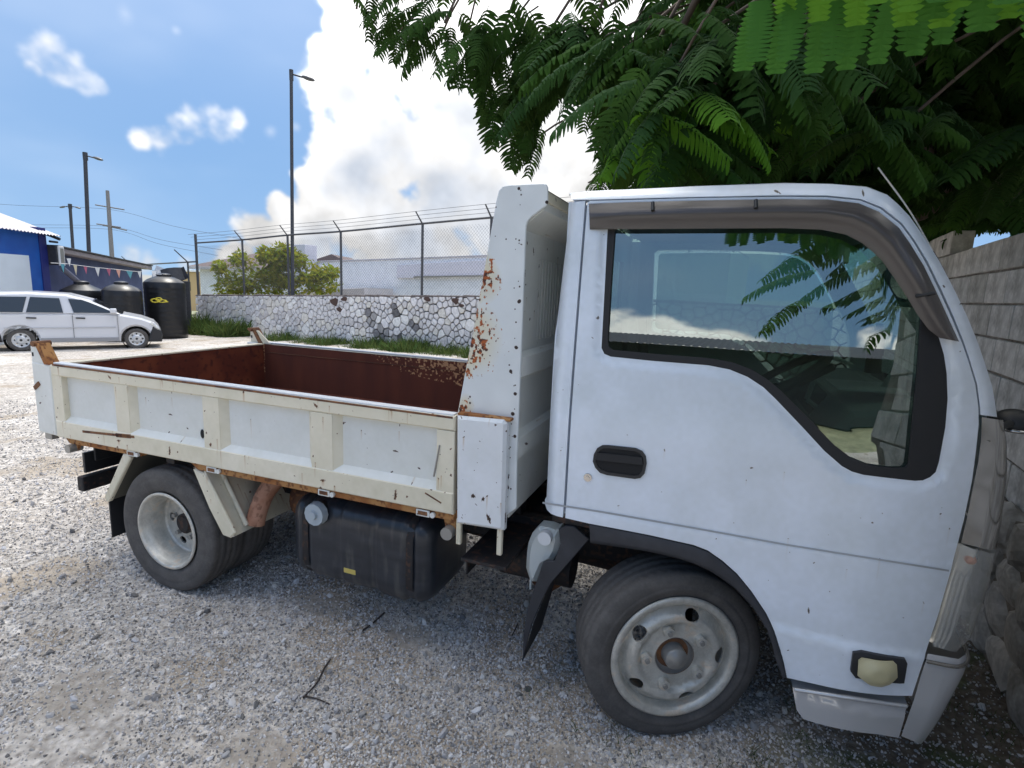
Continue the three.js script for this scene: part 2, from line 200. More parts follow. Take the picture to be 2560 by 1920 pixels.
// ------------------------------------------------------------------ the tipper truck: x forward, outer side at z = 0, middle at z = ZM
const ZM = -0.8;
const truck = thing('dump_truck', 'white tipper truck with a rusty open bed parked on gravel under the tree', 'truck');
{
  const T = truck;
  // ---------- tipping bed
  const yT = 1.196, yB = 0.772, xR = -3.43, xF = -0.902, ZI = -0.05, ZF = -1.6;
  const bed = group('tipping_bed', T);
  for (const s of [0, 1]) { // near and far side walls
    const mz = g => s ? mirrorZ(g, ZM) : g;
    part('top_rail', [mz(extr([[xR, 1.128], [xF, 1.134], [xF, yT], [xR, yT - 0.008]], -0.052, 0.0, 0.006))], M.bedCream, bed);
    part('rust_edge', [mz(box(xR + 0.02, xF - 0.01, yT - 0.011, yT - 0.003, -0.03, 0.0018, 0.001))], M.rustBrown, bed);
    part('rail_cap', [mz(box(xR + 0.02, xF - 0.01, yT - 0.004, yT + 0.006, -0.05, -0.006, 0.003))], M.white, bed);
    const pan = [box(xR + 0.05, xF - 0.05, 0.85, 1.135, -0.047, -0.034, 0.001)];
    pan.push(tf(extr([[xR + 0.07, 0.868], [xF - 0.06, 0.872], [xF - 0.06, 0.9], [xR + 0.07, 0.896]], -0.04, -0.002, 0), v => { if (v.z > -0.02 && v.y > 0.885) v.z = -0.034; }));
    part('side_panel', pan.map(mz), M.bedWhite, bed);
    for (const [a, b] of [[-3.435, -3.35], [-2.92, -2.815], [-2.285, -2.175], [-1.625, -1.505], [-0.985, -0.903]])
      part('stiffener', [mz(tf(box(a, b, 0.862, 1.132, -0.04, 0.0 - 0.003, 0.004), v => { if (v.z < -0.02 && a > -3.4 && a < -1) v.x += v.x > (a + b) / 2 ? 0.035 : -0.035; }))], M.bedCream, bed);
    part('bottom_rail', [mz(extr([[xR, yB], [xF, yB + 0.006], [xF, 0.874], [xR, 0.87]], -0.052, 0.001, 0.006))], M.bedCream, bed);
    part('rusty_flange', [mz(extr([[-3.36, 0.736], [-2.78, 0.744], [-2.76, 0.776], [-3.4, 0.776]], -0.06, -0.018, 0.004)), mz(extr([[-2.36, 0.738], [xF, 0.744], [xF, 0.78], [-2.42, 0.78]], -0.06, -0.016, 0.004)), mz(box(-3.4, xF, 0.76, 0.79, -0.4, -0.055))], M.rustEdge, bed);
    for (const x of [-2.83, -2.25, -1.56, -1.045]) { const b = part('latch', [mz(box(x - 0.035, x + 0.03, 0.742, 0.772, -0.012, -0.006, 0.003)), mz(cyl([x + 0.045, 0.757, -0.014], [x + 0.045, 0.757, -0.002], 0.012))], M.bedWhite, bed); part('slot', [mz(box(x - 0.026, x + 0.02, 0.748, 0.766, -0.0075, -0.0045, 0.002))], M.rustBrown, b); }
    // rear post, its upper ear and rusty gusset
    part('rear_post', [mz(extr([[-3.6, 0.778], [-3.436, 0.772], [-3.436, 1.186], [-3.6, 1.192]], -0.07, -0.002, 0.008))], M.bedWhite, bed);
    part('post_foot', [mz(box(-3.56, -3.5, 0.74, 0.78, -0.05, -0.01))], M.steelDull, bed);
    const ear = part('post_ear', [mz(extr([[-3.6, 1.188], [-3.475, 1.188], [-3.54, 1.285], [-3.6, 1.28]], -0.03, -0.006, 0.004))], s ? M.bedCream : M.bedWhite, bed);
    part('gusset_strip', [mz(extr([[-3.485, 1.184], [-3.44, 1.184], [-3.515, 1.302], [-3.552, 1.298]], -0.062, 0.0, 0.004))], s ? M.rustBrown : M.rustEdge, ear);
    part('hinge_pin', [mz(cyl([-3.55, 1.296, -0.08], [-3.55, 1.296, 0.01], 0.016)), mz(box(-3.61, -3.54, 1.286, 1.306, -0.05, -0.01, 0.006))], M.rustBrown, ear);
    part('pin_hole', [mz(box(-3.592, -3.575, 1.222, 1.246, -0.031, -0.0045, 0.003))], M.dark, ear);
    if (s) part('inner_gusset', [extr([[-3.44, 1.185], [-3.36, 1.185], [-3.49, 1.29], [-3.515, 1.29]], -1.56, -1.545, 0.003)], M.bedCream, bed);
    part('roller', [mz(cyl([-3.33, 0.715, -0.06], [-3.33, 0.715, 0.012], 0.024, 0.024, 16))], M.steelDull, bed); part('roller', [mz(cyl([-0.925, 0.695, -0.06], [-0.925, 0.695, 0.012], 0.027, 0.027, 16))], M.steelDull, bed);
    part('roller_bracket', [mz(extr([[-3.36, 0.79], [-3.28, 0.79], [-3.31, 0.7], [-3.34, 0.7]], -0.045, -0.025))], M.rustEdge, bed); part('roller_bracket', [mz(extr([[-0.965, 0.79], [-0.895, 0.79], [-0.9, 0.68], [-0.945, 0.68]], -0.045, -0.025))], M.rustEdge, bed);
  }
  // marks the photograph shows on the near side: dents, scratches and a drain hole with rust
  const mark = (u0, v0, u1, v1, w, m = M.rustBrown) => { const a = onZ(u0, v0, 0.002), b = onZ(u1, v1, 0.002), d = b.clone().sub(a), n = V(-d.y, d.x, 0).normalize().multiplyScalar(w / 2); const q = [a.clone().add(n), a.clone().sub(n), b.clone().sub(n), b.clone().add(n)].map(p => [p.x, p.y]); return extr(q, -0.006, 0.0025, 0.001); };
  part('scrape', [mark(178, 932, 290, 944, 0.014), mark(250, 940, 282, 943, 0.022)], M.rustBrown, bed);
  part('scratch', [mark(936, 1030, 949, 962, 0.006)], M.steelDull, bed); part('scratch', [mark(918, 1065, 953, 1087, 0.007)], M.rustBrown, bed);
  part('drain_hole', [(() => { const p = onZ(438, 937, -0.033); return new THREE.SphereGeometry(0.017, 10, 8).scale(0.8, 1.4, 0.25).translate(p.x, p.y, p.z + 0.002); })()], M.dark, bed);
  { const p = onZ(80, 833, 0); const g = box(-0.03, 0.03, -0.012, 0.012, -0.004, 0.004, 0.002).rotateZ(0.62).translate(p.x, p.y, 0.001); part('reflector', [g], M.rustBrown, bed); }
  // inner rust lining, floor and tailgate
  part('floor', [box(-3.42, -0.86, 0.79, 0.836, ZF + 0.05, -0.05, 0)], M.rustBed, bed);
  part('near_lining', [box(-3.42, -0.88, 0.83, 1.185, -0.058, -0.0525, 0)], M.rustBed, bed);
  { // far lining: rust with flakes of old paint left near its front top
    const N = 1024, f = (x, y) => fbm(x * 70, y * 70, 5, 4), w = 2.56;
    const t = tex(N, 256, (i, j) => { const x = -3.42 + w * i / N, y = 0.83 + 0.355 * j / 256; const base = [0, 1, 2].map(k => mix([114, 58, 36][k], [80, 40, 27][k], fbm(x * 12, y * 3, 3, 4))); const q = sst(-2.35, -1.3, x + (y - 1.1) * 1.6) * sst(1.0, 1.1, y + 0.08 * (x + 1.6)); const m = sst(0.62 - 0.22 * q, 0.68 - 0.2 * q, f(x, y)) * (q > 0.02 ? 1 : 0); return [0, 1, 2].map(k => mix(base[k], [206, 160, 112][k], m * 0.9)); });
    const g = prep(box(-3.435, -0.88, 0.83, 1.185, -1.546, -1.54, 0)); const p = g.attributes.position, uv = g.attributes.uv; for (let i = 0; i < p.count; i++) uv.setXY(i, (p.getX(i) + 3.42) / w, (p.getY(i) - 0.83) / 0.355);
    part('far_lining', [g], mat(1, 1, 1, 0.85, { map: t }), bed, true);
    part('weld_line', [box(-3.4, -0.9, 1.118, 1.122, -1.541, -1.536, 0.001)], M.rustBrown, bed);
  }
  part('tailgate', [box(-3.468, -3.43, 0.8, 1.183, ZF + 0.06, -0.06, 0.006)], M.rustBed, bed);
  part('tailgate_rail', [box(-3.475, -3.425, 1.178, 1.19, ZF + 0.06, -0.06, 0.003)], M.bedCream, bed);
  // ---------- headboard: gusset plates, pressed front sheet with slots, overhanging lip
  const hb = group('headboard', T);
  const gp = [[988, 893], [1040, 615], [1072, 432], [1077, 412], [1086, 402], [1100, 399.5], [1172, 396], [1180, 398], [1183, 404], [1183, 436], [1180, 444], [1146, 470], [1139, 479], [1136, 490], [1125, 780], [1116, 1000], [1115, 1098], [1093, 1114], [1070, 1110], [1070, 905]].map(([u, v]) => { const p = onZ(u, v, -0.02); return [p.x, p.y]; });
  { // plate texture: old white paint, rust breaking through where the photograph shows it
    const spots = [[1046, 590, 0.026], [1049, 607, 0.03], [1046, 562, 0.012], [1024, 714, 0.03], [1029, 732, 0.05], [1026, 750, 0.036], [1040, 752, 0.026], [1020, 775, 0.02], [1014, 716, 0.045], [1037, 692, 0.012], [1034, 640, 0.012], [1024, 680, 0.014], [1004, 880, 0.02], [1012, 800, 0.012]].map(([u, v, r]) => { const p = onZ(u, v, -0.02); return [p.x, p.y, r]; });
    const x0 = -0.95, y0 = 0.7, w = 0.45, h = 1.45, W = 400, H = 1280, chips = rng(77), cs = []; for (let k = 0; k < 90; k++) { const e = chips(); cs.push([e < 0.5 ? -0.66 + (chips() - 0.7) * 0.03 : x0 + chips() * w, y0 + chips() * h, 0.0018 + Math.pow(chips(), 4) * 0.006, chips() * 9]); }
    const t = tex(W, H, (i, j) => {
      const x = x0 + w * i / W, y = y0 + h * j / H; let r = 0, st = 0; const n = fbm(x * 60, y * 60, 2, 4), n3 = fbm(x * 110, y * 85, 12, 4), n1 = fbm(x * 14, y * 14, 8, 3);
      for (const s of spots) { const d = Math.hypot(x - s[0], (y - s[1]) * 0.75) / s[2]; r = Math.max(r, sst(0.0, 0.12, (1.15 - d) * 0.32 + (n3 - 0.56) * 2.1)); st = Math.max(st, clamp(1.7 - d * 0.75) * (0.35 + 0.65 * n1)); }
      let chip = 0; for (const c of cs) { const d = Math.hypot(x - c[0], y - c[1]); if (d < 0.02) chip = Math.max(chip, sst(1.1, 0.8, d / c[2] + (n - 0.5))); }
      const m = (n1 - 0.5) * 14, b = [219 + m, 222 + m, 222 + m], yel = st * 0.55, k2 = fbm(x * 90, y * 90, 4, 3);
      return [0, 1, 2].map(k => mix(mix(mix(b[k], [214, 190, 136][k], yel), mix([168, 84, 34][k], [70, 34, 22][k], sst(0.4, 0.62, k2)), r), [44, 26, 20][k], chip));
    });
    const mt = mat(1, 1, 1, 0.5, { map: t });
    const g = prep(extr(gp, -0.032, -0.02, 0.003)); const p = g.attributes.position, uv = g.attributes.uv; for (let i = 0; i < p.count; i++) uv.setXY(i, (p.getX(i) - x0) / w, (p.getY(i) - y0) / h);
    part('gusset_plate', [g], mt, hb, true); part('gusset_plate', [mirrorZ(g, ZM)], mt, hb, true);
  }
  { const xs = -0.668, sheet = [], z0 = -0.034, z1 = 2 * ZM + 0.034, slab = (y0, y1, a, b) => sheet.push(box(xs - 0.006, xs, y0, y1, a, b, 0));
    slab(0.8, 1.5, z1, z0); slab(1.83, 1.93, z1, z0); slab(1.5, 1.83, -0.28, z0); slab(1.5, 1.83, z1, -1.32);
    sheet.push(extr([[xs - 0.006, 1.925], [xs, 1.925], [-0.583, 1.99], [-0.583, 2.03], [-0.589, 2.03], [-0.589, 1.995]], z1, z0, 0));
    part('front_sheet', sheet, M.bedWhite, hb);
    part('top_lip', [box(-0.74, -0.572, 2.052, 2.06, z1, z0, 0.002), box(-0.585, -0.572, 2.02, 2.06, z1, z0, 0.003)], M.bedCream, hb);
    for (let k = 0; k < 26; k++) { const z = -0.3 - k * 0.04; part('slat', [box(xs - 0.006, xs, 1.5, 1.83, z - 0.012, z + 0.012, 0.001)], M.bedWhite, hb); }
    for (const y of [1.585, 1.67, 1.75]) part('crossbar', [box(xs - 0.012, xs - 0.004, y - 0.014, y + 0.014, -1.32, -0.28, 0.002)], M.bedWhite, hb);
    for (const [a, b] of [[1.375, 1.45], [1.05, 1.13]]) part('sheet_rib', [extr([[xs - 0.002, a - 0.02], [xs + 0.028, a], [xs + 0.028, b], [xs - 0.002, b + 0.02]], z1, z0, 0)], M.bedWhite, hb);
    part('back_sheet', [extr([[-0.886, 0.84], [-0.878, 0.84], [-0.878, 1.2], [-0.745, 2.04], [-0.752, 2.045], [-0.886, 1.205]], z1, z0, 0)], M.rustBed, hb);
  }
  // side box at the headboard foot
  { const sb = group('side_box', T);
    const q = [[985.5, 899], [1086, 908], [1093, 916], [1087, 1148], [985, 1132]].map(([u, v]) => { const p = onZ(u, v, 0.028); return [p.x, p.y]; });
    part('cover', [extr(q, -0.02, 0.028, 0.012)], M.boxWhite, sb);
    part('cover_edge', [box(-0.885, -0.66, 1.206, 1.217, -0.03, 0.012, 0.003)], M.rustEdge, sb);
    for (const u of [991, 1080]) { const a = onZ(u, 1135, 0.0), b = onZ(u, u < 1000 ? 1176 : 1200, 0.0); part('stay', [box(a.x - 0.011, a.x + 0.011, b.y, a.y + 0.03, -0.016, 0.004, 0.004)], M.bedCream, sb); }
    part('cross_angle', [box(-0.86, -0.66, 0.585, 0.6, -0.6, 0.0, 0.002), box(-0.86, -0.852, 0.5, 0.6, -0.6, -0.05, 0.002)], M.frameBlack, sb);
  }
  // ---------- chassis
  const ch = group('chassis', T);
  for (const z of [-0.46, -1.14]) part('frame_rail', [box(-3.3, 0.75, 0.5, 0.64, z - 0.03, z + 0.03, 0.006)], M.frameBlack, ch);
  for (const x of [-3.2, -2.4, -1.7, -0.95, -0.3]) part('cross_member', [box(x - 0.04, x + 0.04, 0.52, 0.62, -1.12, -0.48)], M.frameBlack, ch);
  for (const z of [-0.46, -1.14]) part('subframe', [box(-3.3, -0.75, 0.645, 0.76, z - 0.04, z + 0.04, 0.006)], M.frameBlack, ch);
  for (let k = 0; k < 8; k++) part('floor_bearer', [box(-3.3 + k * 0.33, -3.24 + k * 0.33, 0.72, 0.785, -1.55, -0.06, 0.004)], M.frameBlack, ch);
  part('rear_axle', [cyl([-2.63, 0.331, -1.45], [-2.63, 0.331, -0.2], 0.06), new THREE.SphereGeometry(0.15, 16, 12).translate(-2.63, 0.34, -0.8)], M.frameBlack, ch);
  part('front_axle', [box(-0.06, 0.06, 0.27, 0.36, -1.3, -0.3, 0.02)], M.frameBlack, ch);
  part('gearbox', [cyl([-1.2, 0.48, -0.8], [0.2, 0.5, -0.8], 0.16, 0.24, 14)], M.frameBlack, ch);
  part('air_tank', [cyl([-0.78, 0.5, -0.3], [-0.45, 0.5, -0.3], 0.085, 0.085, 18)], M.frameBlack, ch);
  part('rusty_pipe', [tube([[-2.06, 0.68, -0.26], [-2.1, 0.6, -0.2], [-2.12, 0.5, -0.16], [-2.13, 0.44, -0.15]], 0.048, 14, 12)], M.rustPipe, ch);
  part('muffler', [cyl([-2.05, 0.52, -0.42], [-1.2, 0.52, -0.42], 0.11, 0.11, 20)], M.rustBrown, ch);
  part('bracket', [extr([[-0.66, 0.5], [-0.56, 0.5], [-0.5, 0.4], [-0.58, 0.33], [-0.67, 0.4]], -0.34, -0.3, 0.01)], M.rustBrown, ch);
  // rear under-run bar and lamp carrier
  const ru = group('rear_bumper', T);
  part('underrun_bar', [box(-3.4, -3.345, 0.432, 0.52, -1.5, -0.06, 0.008)], M.frameBlack, ru);
  part('lamp_carrier', [box(-3.4, -3.38, 0.53, 0.655, -1.48, -0.1, 0.004), box(-3.36, -3.345, 0.6, 0.72, -0.5, -0.14, 0.004)], M.blackPlastic, ru);
  for (const z of [-0.35, -1.25]) part('hanger', [box(-3.37, -3.3, 0.45, 0.7, z - 0.02, z + 0.02)], M.frameBlack, ru);
  for (const z of [-0.3, -1.3]) part('tail_lamp', [box(-3.44, -3.4, 0.55, 0.64, z - 0.14, z + 0.14, 0.012)], mat(0.35, 0.02, 0.02, 0.25), ru);
  // ---------- rear wheels: twin tyres on dished rims
  const tyreShape = (R, w, rb) => { const h = w / 2; return [[rb, -h * 0.72], [rb + 0.012, -h * 0.86], [rb + 0.035, -h * 0.97], [Math.min(rb + 0.065, R - 0.064), -h], [R - 0.035, -h * 0.985], [R - 0.014, -h * 0.93], [R - 0.004, -h * 0.82], [R, -h * 0.6], [R + 0.001, 0], [R, h * 0.6], [R - 0.004, h * 0.82], [R - 0.014, h * 0.93], [R - 0.035, h * 0.985], [R - 0.05, h * 0.99], [R - 0.053, h * 0.975], [R - 0.057, h], [Math.min(rb + 0.065, R - 0.064), h], [rb + 0.035, h * 0.97], [rb + 0.012, h * 0.86], [rb, h * 0.72]].map(p => new THREE.Vector2(p[0], p[1])); };
  function treads(g, R, w) { // circumferential grooves with a zigzag wall, pressed into the tread
    return tf(g, v => { const r = Math.hypot(v.x, v.y); if (r > R - 0.003) { const a = Math.atan2(v.y, v.x); const q = v.z / w + 0.012 * Math.sign(Math.sin(a * 60)); for (const c of [-0.27, -0.09, 0.09, 0.27]) if (Math.abs(q - c) < 0.022) { const k = (r - 0.006) / r; v.x *= k; v.y *= k; return; } if (Math.abs(v.z / w) > 0.3 && Math.sin(a * 52 + v.z * 30) > 0.72) { const k = (r - 0.005) / r; v.x *= k; v.y *= k; } } }); }
  function tyre(R, w, rb) { const prof = tyreShape(R, w, rb), pts = []; for (let i = 0; i < prof.length - 1; i++) { const a = prof[i], b = prof[i + 1], n = a.x > R - 0.004 && b.x > R - 0.004 ? 9 : 1; for (let k = 0; k < n; k++) pts.push(a.clone().lerp(b, k / n)); } pts.push(prof[prof.length - 1]); const g = new THREE.LatheGeometry(pts, 176); g.rotateX(Math.PI / 2); return treads(g, R, w); }
  const nut = (x, y, z, r, d) => cyl([x, y, z], [x, y, z + d], r, r * 0.94, 6);
  const R0 = 0.331, rb = 0.196, tw = 0.2;
  const tyreG = tyre(R0, tw, rb), tyreF = tyre(R0, tw, 0.222);
  const hole = (r, ang, ry, rt) => { const c = []; for (let k = 0; k < 14; k++) { const t = k / 14 * 6.2832, dx = Math.cos(t) * ry, dy = Math.sin(t) * rt; c.push([(r + dx) * Math.cos(ang) - dy * Math.sin(ang), (r + dx) * Math.sin(ang) + dy * Math.cos(ang)]); } return c; };
  const ring = (r, n) => Array.from({ length: n }, (_, k) => [r * Math.cos(k / n * 6.2832), r * Math.sin(k / n * 6.2832)]);
  function rearWheel(z, out) { // outer wheel: deep dish towards the outside
    const w = group('wheel', T); w.position.set(-2.63, 0.347, z); w.scale.setScalar(1.055); if (!out) w.rotation.y = Math.PI;
    part('tyre', [tyreG], M.rubber, w);
    const prof = [[rb + 0.008, 0.092], [rb + 0.008, 0.098], [rb - 0.004, 0.1], [rb - 0.01, 0.09], [rb - 0.014, 0.07], [rb - 0.03, 0.055], [rb - 0.035, 0.0], [rb - 0.026, -0.02], [rb - 0.036, -0.03], [rb - 0.045, -0.034]].map(p => new THREE.Vector2(p[0], p[1]));
    part('rim', [new THREE.LatheGeometry(prof, 72).rotateX(Math.PI / 2), new THREE.LatheGeometry([[rb + 0.006, -0.09], [rb - 0.01, -0.085], [rb - 0.02, -0.06], [rb - 0.045, -0.06]].map(p => new THREE.Vector2(p[0], p[1])), 48).rotateX(Math.PI / 2)], M.steel, w);
    part('disc', [panel(ring(0.155, 48), [...[0, 1, 2, 3, 4].map(k => hole(0.118, 0.55 + k * 1.2566, 0.018, 0.024)), ring(0.05, 24)], 0.008, (x, y) => -0.03 + 0.012 * sst(0.1, 0.07, Math.hypot(x, y)), 0.02)], M.steel, w);
    part('hub', [cyl([0, 0, -0.1], [0, 0, -0.005], 0.058, 0.054, 24), cyl([0, 0, -0.005], [0, 0, 0.004], 0.046, 0.04, 24)], M.frameBlack, w);
    for (let k = 0; k < 5; k++) part('nut', [nut(0.078 * Math.cos(k * 1.2566 + 0.2), 0.078 * Math.sin(k * 1.2566 + 0.2), -0.026, 0.014, 0.026)], M.steelDull, w);
    return w;
  }
  rearWheel(-0.125, 1); rearWheel(-0.345, 0); rearWheel(2 * ZM + 0.125, 0); rearWheel(2 * ZM + 0.345, 1);
  function frontWheel(z, turn, flip) {
    const w = group('wheel', T); w.position.set(-0.03, 0.347, z); w.scale.setScalar(1.06); w.rotation.y = turn + (flip ? Math.PI : 0);
    part('tyre', [tyreF], M.rubber, w); const at = w.children.length;
    const prof = [[rb + 0.010, 0.088], [rb + 0.012, 0.096], [rb + 0.004, 0.101], [rb - 0.012, 0.098], [rb - 0.016, 0.084], [rb - 0.022, 0.066], [rb - 0.024, -0.06], [rb, -0.09]].map(p => new THREE.Vector2(p[0], p[1]));
    part('rim', [new THREE.LatheGeometry(prof, 80).rotateX(Math.PI / 2)], M.steel, w);
    const zf = (x, y) => { const r = Math.hypot(x, y); return 0.062 + 0.036 * sst(0.176, 0.14, r) - 0.016 * sst(0.125, 0.108, r) + 0.004 * sst(0.075, 0.05, r); };
    part('disc', [panel(ring(0.176, 64), [...[0, 1, 2, 3, 4].map(k => hole(0.146, 0.02 + k * 1.2566 + 1.257, 0.018, 0.026)), ring(0.062, 32)], 0.008, zf, 0.014)], M.steel, w);
    const hub = part('hub', [new THREE.LatheGeometry([[0.062, 0.085], [0.06, 0.07], [0.05, 0.062], [0.036, 0.062], [0.036, 0.1], [0.033, 0.108], [0.019, 0.11], [0.018, 0.118], [0, 0.119]].map(p => new THREE.Vector2(p[0], p[1])), 32).rotateX(Math.PI / 2)], M.steelDull, w);
    part('hub_recess', [new THREE.LatheGeometry([[0.0635, 0.086], [0.0615, 0.064], [0.037, 0.0635]].map(p => new THREE.Vector2(p[0], p[1])), 32).rotateX(Math.PI / 2)], M.rustBrown, hub);
    for (let k = 0; k < 5; k++) { const a = k * 1.2566 + 0.63, n = part('nut', [nut(0.095 * Math.cos(a), 0.095 * Math.sin(a), 0.08, 0.019, 0.026)], M.steel, w); part('stud', [cyl([0.095 * Math.cos(a), 0.095 * Math.sin(a), 0.1], [0.095 * Math.cos(a), 0.095 * Math.sin(a), 0.114], 0.009, 0.008, 8)], M.steelDull, n); }
    for (const o of w.children.slice(at)) o.scale.set(1.145, 1.145, 1);
    return w;
  }
  frontWheel(-0.17, 0.46, false); frontWheel(2 * ZM + 0.17, 0.46, true);
  // ---------- rear mudguards and flap
  for (const s of [0, 1]) { const mz = g => s ? mirrorZ(g, ZM) : g, mg = group('rear_mudguard', T);
    part('rear_blade', [mz(extr([[-2.918, 0.742], [-2.868, 0.742], [-2.862, 0.72], [-3.062, 0.44], [-3.08, 0.432], [-3.1, 0.44], [-3.1, 0.468]], -0.045, -0.02, 0.006))], M.bedCream, mg); part('blade_sheet', [mz(extr([[-2.905, 0.742], [-2.89, 0.742], [-3.075, 0.44], [-3.09, 0.45]], -0.5, -0.03, 0.002))], M.shadeOlive, mg);  // the blade sheet is dark olive: shade behind the blade put into its colour
    part('flap', [mz(box(-3.12, -3.108, 0.2, 0.5, -0.5, -0.05, 0.003))], M.blackSoft, mg);
    part('front_blade', [mz(extr([[-2.4, 0.742], [-2.31, 0.72], [-2.13, 0.44], [-2.165, 0.405], [-2.215, 0.41], [-2.3, 0.54]], -0.04, -0.02, 0.006)), mz(extr([[-2.33, 0.74], [-2.32, 0.74], [-2.145, 0.415], [-2.16, 0.41]], -0.5, -0.025, 0.002)), mz(cyl([-2.3, 0.73, -0.1], [-2.135, 0.45, -0.1], 0.012))], M.bedCream, mg);
  }
  // ---------- fuel tank
  const ft = group('fuel_tank', T);
  { const rows = [], n = 96; // rounded section swept along the tank, pressed in at the straps and between the ribs
    for (let i = 0; i <= n; i++) { const t = i / n, x = -1.86 + 0.80 * t, e = Math.min(t, 1 - t) * 0.80, cap = e < 0.11 ? Math.sqrt(1 - Math.pow(1 - e / 0.11, 2)) : 1; let k = mix(0.6, 1, cap); for (const [c, w, d] of [[-1.755, 0.022, 0.05], [-1.165, 0.022, 0.05], [-1.56, 0.014, 0.025], [-1.36, 0.014, 0.025]]) k -= d * sst(w * 1.8, w * 0.7, Math.abs(x - c)); const row = []; for (let j = 0; j <= 56; j++) { const w = j / 56 * 6.28318, cy = Math.cos(w), cz = Math.sin(w), r = Math.pow(Math.pow(Math.abs(cy), 6) + Math.pow(Math.abs(cz), 6), -1 / 6); row.push(V(x, 0.457 + 0.212 * cy * r * k * (cy < 0 && t > 0.62 ? 1 + 0.07 * sst(0.62, 0.75, t) : 1), -0.32 + 0.225 * cz * r * mix(1, k, 0.8))); } rows.push(row); }
    const endRow = r => { const c = r.reduce((q, p) => q.add(p), V(0, 0, 0)).multiplyScalar(1 / r.length); return r.map(() => c.clone()); };
    const g = grid([endRow(rows[0]), ...rows, endRow(rows[n])]);
    part('shell', [g], M.tankBlack, ft);
    part('filler_neck', [cyl([-1.665, 0.612, -0.2], [-1.665, 0.612, -0.085], 0.045, 0.045, 20)], M.blackPlastic, ft);
    const cap = part('filler_cap', [cyl([-1.665, 0.612, -0.09], [-1.665, 0.612, -0.055], 0.058, 0.054, 12), cyl([-1.665, 0.612, -0.056], [-1.665, 0.612, -0.042], 0.024, 0.02, 8)], mat(0.42, 0.47, 0.5, 0.5), ft);
    for (const x of [-1.755, -1.165]) part('strap', [extr([[-0.03 + x, 0], [0.005 + x, 0], [0.005 + x, 1], [-0.03 + x, 1]], 0, 0.004, 0).scale(1, 1, 1)].map(() => { const c = []; const z0 = -0.096, z1 = -0.545, y0 = 0.244, y1 = 0.67; const pts = [[z1, y0 + 0.1], [z1, y0 + 0.03], [z1 + 0.06, y0], [z0 - 0.1, y0 - 0.002], [z0 - 0.03, y0 + 0.03], [z0, y0 + 0.1], [z0, y1 - 0.1], [z0 - 0.03, y1 - 0.03], [z0 - 0.1, y1]]; const rows = pts.map(p => [V(x - 0.018, p[1], p[0]), V(x + 0.018, p[1], p[0])]); return grid(rows, true); }), M.frameBlack, ft);
    part('sticker', [(() => { const a = onZ(762, 1229, -0.12); return box(a.x - 0.034, a.x + 0.034, a.y - 0.013, a.y + 0.013, -0.135, -0.095, 0.002); })()], M.yellowLabel, ft);
    part('tank_tray', [box(-1.78, -1.74, 0.232, 0.248, -0.5, -0.2), box(-1.18, -1.15, 0.232, 0.248, -0.5, -0.2)], M.frameBlack, ft);
  }
}
